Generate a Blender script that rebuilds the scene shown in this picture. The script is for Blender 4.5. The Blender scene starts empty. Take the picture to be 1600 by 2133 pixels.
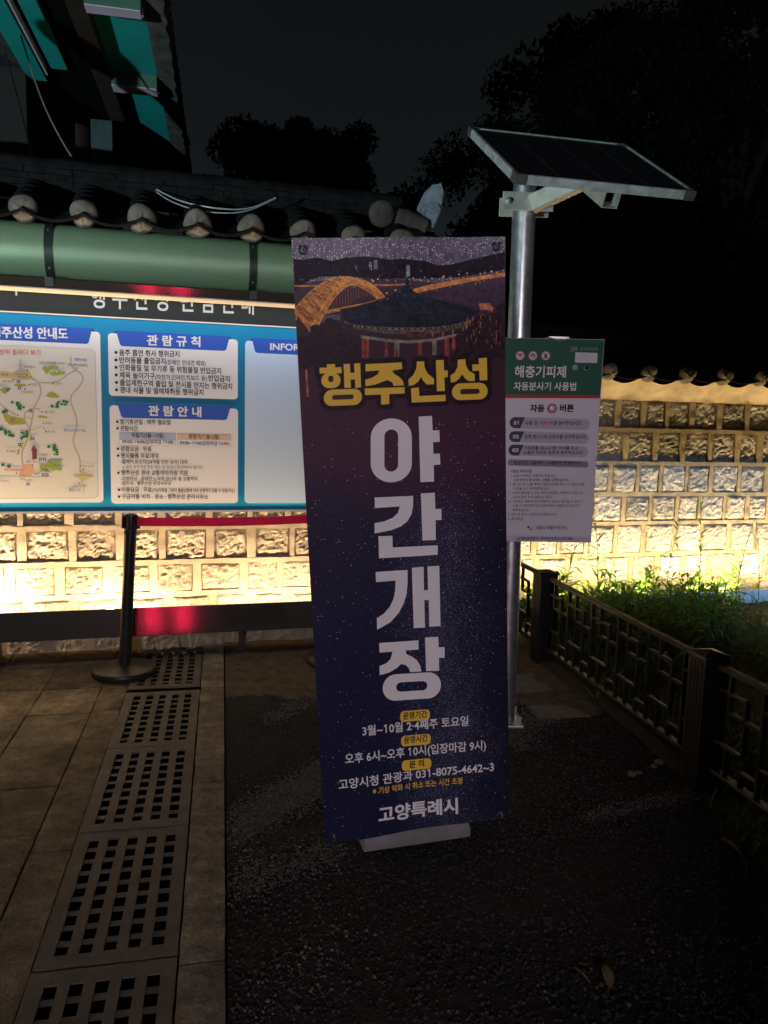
import bpy, bmesh, math, random
import numpy as np
from mathutils import Vector, Matrix, noise
rnd = random.Random(7)
scene = bpy.context.scene
COL = scene.collection
R = math.radians

# ------------------------------------------------------------------ camera
cam_d = bpy.data.cameras.new("camera")
cam = bpy.data.objects.new("camera", cam_d)
COL.objects.link(cam)
cam_d.sensor_fit = 'HORIZONTAL'
cam_d.sensor_width = 36.0
cam_d.lens = 36.0
cam_d.clip_start = 0.05
cam_d.clip_end = 400.0
_p, _r = R(7.2), R(1.5)
_fw = Vector((0, math.cos(_p), -math.sin(_p)))
_r0, _u0 = Vector((1, 0, 0)), Vector((0, math.sin(_p), math.cos(_p)))
_cr = _r0 * math.cos(_r) + _u0 * math.sin(_r)
_cu = -_r0 * math.sin(_r) + _u0 * math.cos(_r)
cam.matrix_world = Matrix(((_cr.x, _cu.x, -_fw.x, 0), (_cr.y, _cu.y, -_fw.y, 0), (_cr.z, _cu.z, -_fw.z, 1.5), (0, 0, 0, 1)))
scene.camera = cam

# ------------------------------------------------------------------ night sky
world = bpy.data.worlds.new("World")
scene.world = world
world.use_nodes = True
wn, wl = world.node_tree.nodes, world.node_tree.links
wn.clear()
w_out = wn.new('ShaderNodeOutputWorld')
w_bg = wn.new('ShaderNodeBackground')
w_sky = wn.new('ShaderNodeTexSky')
w_sky.sky_type = 'NISHITA'
w_sky.sun_disc = False
w_sky.sun_elevation = R(-6)
w_sky.sun_rotation = R(180)
w_hs = wn.new('ShaderNodeHueSaturation')
w_hs.inputs['Saturation'].default_value = 0.35
w_mix = wn.new('ShaderNodeMix'); w_mix.data_type = 'RGBA'; w_mix.blend_type = 'ADD'
w_mix.inputs[0].default_value = 1.0
w_tc = wn.new('ShaderNodeTexCoord')
w_sep = wn.new('ShaderNodeSeparateXYZ')
w_ramp = wn.new('ShaderNodeValToRGB')                     # town glow on low cloud, fading upward
w_ramp.color_ramp.elements[0].position = 0.02
w_ramp.color_ramp.elements[0].color = (0.0235, 0.0285, 0.0300, 1)
w_ramp.color_ramp.elements[1].position = 0.62
w_ramp.color_ramp.elements[1].color = (0.0028, 0.0030, 0.0036, 1)
_e = w_ramp.color_ramp.elements.new(0.28); _e.color = (0.0070, 0.0086, 0.0096, 1)
w_no = wn.new('ShaderNodeTexNoise'); w_no.inputs['Scale'].default_value = 2.2; w_no.inputs['Detail'].default_value = 3
w_nr = wn.new('ShaderNodeMapRange'); w_nr.inputs[3].default_value = 0.75; w_nr.inputs[4].default_value = 1.25
w_mul = wn.new('ShaderNodeMix'); w_mul.data_type = 'RGBA'; w_mul.blend_type = 'MULTIPLY'; w_mul.inputs[0].default_value = 1.0
wl.new(w_tc.outputs['Generated'], w_sep.inputs[0]); wl.new(w_sep.outputs[2], w_ramp.inputs[0])
wl.new(w_tc.outputs['Generated'], w_no.inputs['Vector']); wl.new(w_no.outputs[0], w_nr.inputs[0])
wl.new(w_ramp.outputs[0], w_mul.inputs[6]); wl.new(w_nr.outputs[0], w_mul.inputs[7])
w_sc = wn.new('ShaderNodeMix'); w_sc.data_type = 'RGBA'; w_sc.blend_type = 'MULTIPLY'; w_sc.inputs[0].default_value = 1.0
w_sc.inputs[7].default_value = (0.02, 0.02, 0.02, 1)
wl.new(w_sky.outputs[0], w_hs.inputs['Color']); wl.new(w_hs.outputs[0], w_sc.inputs[6])
wl.new(w_mul.outputs[2], w_mix.inputs[6]); wl.new(w_sc.outputs[2], w_mix.inputs[7])
wl.new(w_mix.outputs[2], w_bg.inputs[0]); w_bg.inputs[1].default_value = 1.0
wl.new(w_bg.outputs[0], w_out.inputs[0])

vs = scene.view_settings
vs.view_transform = 'Standard'; vs.look = 'None'; vs.gamma = 1.0; vs.use_curve_mapping = False
vs.exposure = 0.0
scene.cycles.use_denoising = True
scene.cycles.max_bounces = 6
scene.cycles.sample_clamp_indirect = 4.0
scene.cycles.caustics_reflective = False
scene.cycles.caustics_refractive = False

# ------------------------------------------------------------------ lamps of the place, and lamps added for spill
def aim(o, target):
    d = Vector(target) - Vector(o.location)
    o.rotation_euler = d.to_track_quat('-Z', 'Y').to_euler()

def lamp(name, kind, loc, target, power, color, label, **kw):
    d = bpy.data.lights.new(name, kind)
    d.energy = power; d.color = color
    for k, v in kw.items():
        setattr(d, k, v)
    o = bpy.data.objects.new(name, d); COL.objects.link(o)
    o.location = loc; aim(o, target)
    return o

# wall frame: origin on the ground at the foot of the left wall, u to the right, w toward the viewer
WO = Vector((-1.5, 4.75, 0)); WU = Vector((.9636, .2674, 0)); WW = Vector((.2674, -.9636, 0)); UP = Vector((0, 0, 1))
def wf(u, w, z): return WO + WU * u + WW * w + UP * z
RW0 = -0.69                                    # the right wall stands back from the left one
WARM = (1.0, 0.715, 0.40)
COOL = (0.80, 0.84, 1.0)
for uu, pw in ((-1.55, 36), (-.95, 38), (-.1, 22), (.75, 19), (1.5, 14)):
    lamp("trough_lamp", 'AREA', wf(uu, .212, .175), wf(uu, .03, 1.05), pw * 1.0, WARM, "", shape='RECTANGLE', size=.62, size_y=.04)
for uu, pw in ((2.8, 18), (3.6, 25), (4.5, 27), (5.4, 26)):
    lamp("trough_lamp", 'AREA', wf(uu, RW0 + .34, .12), wf(uu, RW0 + .16, .95), pw, (1.0, .70, .33), "", shape='RECTANGLE', size=.7, size_y=.05)
for uu, pw, zz in ((-1.35, 7, .37), (-.90, 8, .40), (-.2, 2.5, .36)):
    lamp("trough_spill", 'POINT', wf(uu, .10, zz), wf(uu, 0, 0), pw, WARM, "", shadow_soft_size=.03)  # point lamps added for the trough's warm spill on the ground
lamp("canopy_lamp", 'AREA', wf(.0, .27, 2.132), wf(.0, .10, 1.35), 4.5, (.72, .86, 1.0), "", shape='RECTANGLE', size=2.6, size_y=.03)
# low floodlight well behind the viewer, and two narrower ones
lamp("flood_lamp", 'SPOT', (.50, -5.0, 2.2), (-1.15, 4.0, 1.45), 700, (1.0, .86, .97), "", spot_size=R(40), spot_blend=.45, shadow_soft_size=.05)
lamp("flood_lamp", 'SPOT', (-5.4, -4.6, .25), (-.9, 6.2, 3.9), 3500, (.72, .95, 1.0), "", spot_size=R(44), spot_blend=.4, shadow_soft_size=.04)
lamp("flood_lamp", 'SPOT', (5.6, 1.7, 1.06), (3.55, 5.9, .92), 720, (.32, .60, 1.0), "", spot_size=R(46), spot_blend=.3, shadow_soft_size=.02)
for uu in (3.0, 3.8, 4.6, 5.5, 6.4):                             # point lamps added at the trough's lip, standing in for its spill on the plants
    lamp("trough_spill", 'POINT', wf(uu, RW0 + .36, .20), wf(uu, 0, 0), 12, (1.0, .76, .40), "", shadow_soft_size=.03)

# ------------------------------------------------------------------ helpers: materials
MATS = {}
def mat(name, col, rough=.6, metal=0., var=0., vscale=8., bump=0., bscale=60., col2=None, detail=5, spec=.4, transl=0., aniso=0., stretch=None):
    if name in MATS: return MATS[name]
    m = bpy.data.materials.new(name); m.use_nodes = True
    n, l = m.node_tree.nodes, m.node_tree.links
    b = n['Principled BSDF']
    b.inputs['Base Color'].default_value = (*col, 1); b.inputs['Roughness'].default_value = rough
    b.inputs['Metallic'].default_value = metal; b.inputs['Specular IOR Level'].default_value = spec
    if aniso: b.inputs['Anisotropic'].default_value = aniso
    tc = n.new('ShaderNodeTexCoord'); src = tc.outputs['Object']
    if stretch:
        mp = n.new('ShaderNodeMapping'); mp.inputs['Scale'].default_value = stretch
        l.new(src, mp.inputs[0]); src = mp.outputs[0]
    if var > 0 or col2:
        t = n.new('ShaderNodeTexNoise'); t.inputs['Scale'].default_value = vscale; t.inputs['Detail'].default_value = detail; t.inputs['Roughness'].default_value = .65
        l.new(src, t.inputs['Vector'])
        r = n.new('ShaderNodeValToRGB')
        r.color_ramp.elements[0].position = .32; r.color_ramp.elements[1].position = .68
        c2 = col2 if col2 else tuple(min(1, c * (1 + var)) for c in col)
        c1 = col if col2 else tuple(c * (1 - var) for c in col)
        r.color_ramp.elements[0].color = (*c1, 1); r.color_ramp.elements[1].color = (*c2, 1)
        l.new(t.outputs[0], r.inputs[0]); l.new(r.outputs[0], b.inputs['Base Color'])
        rr = n.new('ShaderNodeMapRange'); rr.inputs[3].default_value = max(.02, rough - .1); rr.inputs[4].default_value = min(1, rough + .12)
        l.new(t.outputs[0], rr.inputs[0]); l.new(rr.outputs[0], b.inputs['Roughness'])
    if bump > 0:
        t2 = n.new('ShaderNodeTexNoise'); t2.inputs['Scale'].default_value = bscale; t2.inputs['Detail'].default_value = 8; t2.inputs['Roughness'].default_value = .7
        l.new(src, t2.inputs['Vector'])
        bp = n.new('ShaderNodeBump'); bp.inputs['Strength'].default_value = bump; bp.inputs['Distance'].default_value = .01
        l.new(t2.outputs[0], bp.inputs['Height']); l.new(bp.outputs[0], b.inputs['Normal'])
    if transl > 0:
        out = n['Material Output']; tr = n.new('ShaderNodeBsdfTranslucent'); mx = n.new('ShaderNodeMixShader')
        tr.inputs[0].default_value = (*[min(1, c * 1.6) for c in col], 1); mx.inputs[0].default_value = transl
        l.new(b.outputs[0], mx.inputs[1]); l.new(tr.outputs[0], mx.inputs[2]); l.new(mx.outputs[0], out.inputs[0])
    MATS[name] = m
    return m

def island_mat(name, cols, rough, bump, bscale, vscale=14., metal=0., transl=0., bdist=.01, speck=0., spec=.35):
    """a colour per mesh island (stone, slab, leaf) with grain on top"""
    m = bpy.data.materials.new(name); m.use_nodes = True
    n, l = m.node_tree.nodes, m.node_tree.links
    b = n['Principled BSDF']; b.inputs['Roughness'].default_value = rough; b.inputs['Metallic'].default_value = metal; b.inputs['Specular IOR Level'].default_value = spec
    g = n.new('ShaderNodeNewGeometry'); r = n.new('ShaderNodeValToRGB')
    el = r.color_ramp.elements
    while len(el) < len(cols): el.new(.5)
    for i, c in enumerate(cols):
        el[i].position = i / (len(cols) - 1); el[i].color = (*c, 1)
    l.new(g.outputs['Random Per Island'], r.inputs[0])
    tc = n.new('ShaderNodeTexCoord'); t = n.new('ShaderNodeTexNoise')
    t.inputs['Scale'].default_value = vscale; t.inputs['Detail'].default_value = 7; t.inputs['Roughness'].default_value = .7
    l.new(tc.outputs['Object'], t.inputs['Vector'])
    mr = n.new('ShaderNodeMapRange'); mr.inputs[1].default_value = .25; mr.inputs[2].default_value = .75; mr.inputs[3].default_value = .62; mr.inputs[4].default_value = 1.3
    l.new(t.outputs[0], mr.inputs[0])
    mx = n.new('ShaderNodeMix'); mx.data_type = 'RGBA'; mx.blend_type = 'MULTIPLY'; mx.inputs[0].default_value = 1
    l.new(r.outputs[0], mx.inputs[6]); l.new(mr.outputs[0], mx.inputs[7])
    if speck:                                               # mineral speckle and broad stains
        for sc_, lo, hi in ((speck, .62, 1.42), (1.7, .55, 1.25), (5.5, .75, 1.2)):
            tq = n.new('ShaderNodeTexNoise'); tq.inputs['Scale'].default_value = sc_; tq.inputs['Detail'].default_value = 4; tq.inputs['Roughness'].default_value = .8; l.new(tc.outputs['Object'], tq.inputs['Vector'])
            mq = n.new('ShaderNodeMapRange'); mq.inputs[1].default_value = .35; mq.inputs[2].default_value = .65; mq.inputs[3].default_value = lo; mq.inputs[4].default_value = hi; l.new(tq.outputs[0], mq.inputs[0])
            m2 = n.new('ShaderNodeMix'); m2.data_type = 'RGBA'; m2.blend_type = 'MULTIPLY'; m2.inputs[0].default_value = 1; l.new(mx.outputs[2], m2.inputs[6]); l.new(mq.outputs[0], m2.inputs[7]); mx = m2
    l.new(mx.outputs[2], b.inputs['Base Color'])
    t2 = n.new('ShaderNodeTexNoise'); t2.inputs['Scale'].default_value = bscale; t2.inputs['Detail'].default_value = 9; t2.inputs['Roughness'].default_value = .75
    l.new(tc.outputs['Object'], t2.inputs['Vector'])
    bp = n.new('ShaderNodeBump'); bp.inputs['Strength'].default_value = bump; bp.inputs['Distance'].default_value = bdist
    l.new(t2.outputs[0], bp.inputs['Height']); l.new(bp.outputs[0], b.inputs['Normal'])
    if transl > 0:
        out = n['Material Output']; tr = n.new('ShaderNodeBsdfTranslucent'); ms = n.new('ShaderNodeMixShader'); ms.inputs[0].default_value = transl
        l.new(mx.outputs[2], tr.inputs[0]); l.new(b.outputs[0], ms.inputs[1]); l.new(tr.outputs[0], ms.inputs[2]); l.new(ms.outputs[0], out.inputs[0])
    MATS[name] = m
    return m

def emit_mat(name, col, power):
    m = bpy.data.materials.new(name); m.use_nodes = True
    b = m.node_tree.nodes['Principled BSDF']
    b.inputs['Base Color'].default_value = (*col, 1); b.inputs['Emission Color'].default_value = (*col, 1); b.inputs['Emission Strength'].default_value = power
    MATS[name] = m
    return m

def P(name, col, rough=.45): return mat(name, col, rough, bump=.02, bscale=200., spec=.14)

# ------------------------------------------------------------------ helpers: geometry
IDENT = (Vector((0, 0, 0)), Vector((1, 0, 0)), Vector((0, 1, 0)), Vector((0, 0, 1)))
class MB:
    """collects faces in world coordinates, given in a frame (origin, X, Y, Z)"""
    def __init__(s, frame=IDENT):
        s.v = []; s.f = []; s.mi = []; s.m = 0; s.fr = frame; s.h = 0.
    def pt(s, p):
        o, x, y, z = s.fr
        s.v.append(o + x * p[0] + y * p[1] + z * p[2]); return len(s.v) - 1
    def pts(s, ps): return [s.pt(p) for p in ps]
    def face(s, ids): s.f.append(tuple(ids)); s.mi.append(s.m)
    def poly(s, ps): s.face(s.pts(ps))
    def box(s, x0, x1, y0, y1, z0, z1):
        i = s.pts([(x0, y0, z0), (x1, y0, z0), (x1, y1, z0), (x0, y1, z0), (x0, y0, z1), (x1, y0, z1), (x1, y1, z1), (x0, y1, z1)])
        for a in ((0, 3, 2, 1), (4, 5, 6, 7), (0, 1, 5, 4), (1, 2, 6, 5), (2, 3, 7, 6), (3, 0, 4, 7)): s.face([i[k] for k in a])
    def prism(s, ps, d):
        """closed outline ps (3-D points) pushed along the vector d"""
        a = s.pts(ps); b = s.pts([(p[0] + d[0], p[1] + d[1], p[2] + d[2]) for p in ps])
        s.face(a[::-1]); s.face(b); n = len(ps)
        for k in range(n): s.face((a[k], a[(k + 1) % n], b[(k + 1) % n], b[k]))
    def tube(s, path, r, seg=8, cap=True):
        path = [Vector(q) for q in path]; rings = []
        rad = r if isinstance(r, (list, tuple)) else [r] * len(path)
        ref = None
        for k, q in enumerate(path):
            d = (path[min(k + 1, len(path) - 1)] - path[max(k - 1, 0)]).normalized()
            if ref is None:
                ref = d.orthogonal().normalized()
            ref = (ref - d * ref.dot(d)).normalized(); bi = d.cross(ref)
            rings.append(s.pts([q + (ref * math.cos(2 * math.pi * j / seg) + bi * math.sin(2 * math.pi * j / seg)) * rad[k] for j in range(seg)]))
        for k in range(len(rings) - 1):
            for j in range(seg): s.face((rings[k][j], rings[k][(j + 1) % seg], rings[k + 1][(j + 1) % seg], rings[k + 1][j]))
        if cap: s.face(rings[0][::-1]); s.face(rings[-1])
    def lathe(s, prof, c, seg=24, axis=None):
        """profile of (radius, height) about c; axis = (X, Y, Z) vectors in the frame"""
        X, Y, Z = axis or (Vector((1, 0, 0)), Vector((0, 1, 0)), Vector((0, 0, 1)))
        c = Vector(c); rings = []
        for r, h in prof:
            if r < 1e-6: rings.append([s.pt(c + Z * h)])
            else: rings.append(s.pts([c + Z * h + (X * math.cos(2 * math.pi * j / seg) + Y * math.sin(2 * math.pi * j / seg)) * r for j in range(seg)]))
        for a, b in zip(rings, rings[1:]):
            for j in range(seg):
                k = (j + 1) % seg
                if len(a) == 1 and len(b) == 1: continue
                if len(a) == 1: s.face((a[0], b[k], b[j]))
                elif len(b) == 1: s.face((a[j], a[k], b[0]))
                else: s.face((a[j], a[k], b[k], b[j]))
    # flat print: shapes laid on the frame's XY plane, each a hair above the last
    def up(s): s.h += 1.2e-5; return s.h
    def flat(s, ps):
        h = s.up(); s.face(s.pts([(q[0], q[1], h) for q in ps]))
    def rrect(s, x0, x1, y0, y1, r, n=5):
        ps = []
        for cx, cy, a0 in ((x1 - r, y1 - r, 0), (x0 + r, y1 - r, 90), (x0 + r, y0 + r, 180), (x1 - r, y0 + r, 270)):
            for k in range(n + 1):
                a = R(a0 + 90 * k / n); ps.append((cx + r * math.cos(a), cy + r * math.sin(a)))
        s.flat(ps)
    def ring(s, o, i):
        h = s.up(); a = s.pts([(q[0], q[1], h) for q in o]); b = s.pts([(q[0], q[1], h) for q in i]); n = len(o)
        for k in range(n): s.face((a[k], a[(k + 1) % n], b[(k + 1) % n], b[k]))
    def disc(s, c, r, n=20, ry=None):
        s.flat([(c[0] + r * math.cos(2 * math.pi * k / n), c[1] + (ry or r) * math.sin(2 * math.pi * k / n)) for k in range(n)])
    def ribbon(s, ps, w):
        h = s.up(); L = []; Rr = []
        for k, q in enumerate(ps):
            a, b = ps[max(k - 1, 0)], ps[min(k + 1, len(ps) - 1)]
            dx, dy = b[0] - a[0], b[1] - a[1]; d = math.hypot(dx, dy) or 1
            L.append(s.pt((q[0] - dy / d * w / 2, q[1] + dx / d * w / 2, h))); Rr.append(s.pt((q[0] + dy / d * w / 2, q[1] - dx / d * w / 2, h)))
        for k in range(len(ps) - 1): s.face((L[k], L[k + 1], Rr[k + 1], Rr[k]))
    def text(s, body, x, y, w, dv, hgt, bold):
        if body[0] == '\u25a0':                              # a bullet: small black square before the words
            q = hgt * .42; s.flat([(x, y + hgt * .26), (x + q, y + hgt * .26), (x + q, y + hgt * .26 + q), (x, y + hgt * .26 + q)])
            body = body[1:]; x += hgt * .72; w -= hgt * .72
        vs_, fs_, x0, x1 = glyphs(body, bold); sy = hgt / .89; h = s.up()
        k = w / (x1 - x0)
        ids = s.pts([(x + (q[0] - x0) * k, y + (q[1] + .07) * sy + dv * (q[0] - x0) / (x1 - x0), h + q[2]) for q in vs_])
        for f in fs_: s.face([ids[j] for j in f])

_GC = {}
def glyphs(body, bold):
    """outlines of a line of text; the figure 1 is drawn with its flag"""
    if (body, bold) in _GC: return _GC[(body, bold)]
    V, F, cur = [], [], 0.
    parts = []
    for q in body.split('1'): parts += [q, '1']
    for q in parts[:-1]:
        if q == '1':
            w_ = .038 + bold; k = len(V); cx = cur + .30
            V += [(cx - w_, -.005, 0), (cx + w_, -.005, 0), (cx + w_, .735, 0), (cx - w_, .735, 0), (cx - w_ - .15, .62, 0), (cx - w_ - .15, .62 - 2.2 * w_, 0), (cx - w_, .735 - 2.6 * w_, 0)]
            F += [(k, k + 1, k + 2, k + 3, k + 6), (k + 6, k + 3, k + 4, k + 5)]; cur += .54
        elif q:
            cur += .24 * (len(q) - len(q.lstrip())); body_ = q.strip()
            if body_:
                vs_, fs_, x0, x1 = raw_glyphs(body_, bold); k = len(V)
                V += [(a[0] - x0 + cur + .05, a[1], a[2]) for a in vs_]; F += [tuple(j + k for j in f) for f in fs_]; cur += x1 - x0 + .09
            cur += .24 * (len(q) - len(q.rstrip()))
    xs = [a[0] for a in V]
    _GC[(body, bold)] = (V, F, min(xs), max(xs))
    return _GC[(body, bold)]
_SB = {}
def glyph_area(ch, bold):
    c = bpy.data.curves.new("letters", 'FONT'); c.body = ch; c.size = 1; c.offset = bold; c.resolution_u = 3
    o = bpy.data.objects.new("letters", c); COL.objects.link(o)
    ev = o.evaluated_get(bpy.context.evaluated_depsgraph_get()); me = ev.to_mesh(); a = sum(p.area for p in me.polygons)
    ev.to_mesh_clear(); bpy.data.objects.remove(o); bpy.data.curves.remove(c)
    return a
def safe_bold(ch, bold):
    """the fattest outline of this character that still fills cleanly"""
    if (ch, bold) not in _SB:
        a0, a1 = glyph_area(ch, 0), glyph_area(ch, .004); b = bold
        while b > .006 and glyph_area(ch, b) > (a0 + (a1 - a0) * b / .004) * 1.05: b -= .002
        _SB[ch, bold] = b
    return _SB[ch, bold]
def raw_glyphs(body, bold):
    want = bold
    if bold > .006: bold = min(safe_bold(ch, bold) for ch in body if ch != ' ')
    c = bpy.data.curves.new("letters", 'FONT'); c.body = body; c.size = 1; c.offset = bold; c.resolution_u = 3
    o = bpy.data.objects.new("letters", c); COL.objects.link(o)
    dg = bpy.context.evaluated_depsgraph_get(); ev = o.evaluated_get(dg); me = ev.to_mesh()
    vs_ = [(v.co.x, v.co.y) for v in me.vertices]; fs_ = [tuple(p.vertices) for p in me.polygons]
    ev.to_mesh_clear(); bpy.data.objects.remove(o); bpy.data.curves.remove(c)
    par = list(range(len(vs_)))                             # strokes that touch may overlap: lift each island a hair differently
    def find(a):
        while par[a] != a: par[a] = par[par[a]]; a = par[a]
        return a
    for f in fs_:
        for b in f[1:]: par[find(b)] = find(f[0])
    order = {}
    vs_ = [(q[0], q[1], 1.2e-5 * (order.setdefault(find(i), len(order)) % 5)) for i, q in enumerate(vs_)]
    if want - bold > .0025:                                 # make up the missing weight with copies shifted a hair
        n0 = len(vs_); f0 = list(fs_); e = want - bold
        for k, (dx, dy) in enumerate(((e, e * .6), (-e, e * .6), (e, -e * .6), (-e, -e * .6))):
            o_ = len(vs_); vs_ = vs_ + [(q[0] + dx, q[1] + dy, q[2] + 1.5e-5 * (k + 1)) for q in vs_[:n0]]; fs_ = fs_ + [tuple(j + o_ for j in f) for f in f0]
    xs = [q[0] for q in vs_]
    return vs_, fs_, min(xs), max(xs)

def thing(name, label, cat, loc=(0, 0, 0), rz=0., group=None, m=None):
    o = bpy.data.objects.new(name, None); COL.objects.link(o)
    o.empty_display_size = .1
    o.matrix_world = m if m is not None else (Matrix.Translation(Vector(loc)) @ Matrix.Rotation(rz, 4, 'Z'))
    tag(o, label, cat, group); return o
def tag(o, label=None, cat=None, group=None, kind=None):
    if label: o['label'] = label
    if cat: o['category'] = cat
    if group: o['group'] = group
    if kind: o['kind'] = kind
    return o
def world_m(o):
    return (world_m(o.parent) @ o.matrix_basis) if o.parent else o.matrix_basis.copy()
def obj(name, mb, mats, parent=None, smooth=False, bevel=0., recalc=True, loc=None, rz=0.):
    """link the collected faces as ONE mesh object; parts get their thing's local coordinates"""
    me = bpy.data.meshes.new(name)
    if parent is not None: inv = world_m(parent).inverted()
    else: inv = (Matrix.Translation(Vector(loc or (0, 0, 0))) @ Matrix.Rotation(rz, 4, 'Z')).inverted()
    me.from_pydata([tuple(inv @ v) for v in mb.v], [], mb.f)
    if not isinstance(mats, (list, tuple)): mats = [mats]
    for m in mats: me.materials.append(m)
    if len(mats) > 1: me.polygons.foreach_set('material_index', mb.mi)
    if recalc or bevel:
        bm = bmesh.new(); bm.from_mesh(me)
        if recalc: bmesh.ops.recalc_face_normals(bm, faces=bm.faces)
        bm.to_mesh(me); bm.free()
    if smooth:
        me.polygons.foreach_set('use_smooth', [True] * len(me.polygons))
        me.set_sharp_from_angle(angle=R(40))
    me.update()
    o = bpy.data.objects.new(name, me); COL.objects.link(o)
    if parent is not None: o.parent = parent
    else: o.matrix_world = Matrix.Translation(Vector(loc or (0, 0, 0))) @ Matrix.Rotation(rz, 4, 'Z')
    if bevel:
        bv = o.modifiers.new("bevel", 'BEVEL'); bv.width = bevel; bv.segments = 2; bv.limit_method = 'ANGLE'; bv.angle_limit = R(40)
    return o
def copy_tree(o, parent=None):
    c = o.copy(); COL.objects.link(c); c.parent = parent
    for ch in [k for k in o.children]: copy_tree(ch, c)
    return c
def structure(name, mb, mats, **kw): return tag(obj(name, mb, mats, **kw), kind='structure')

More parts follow.
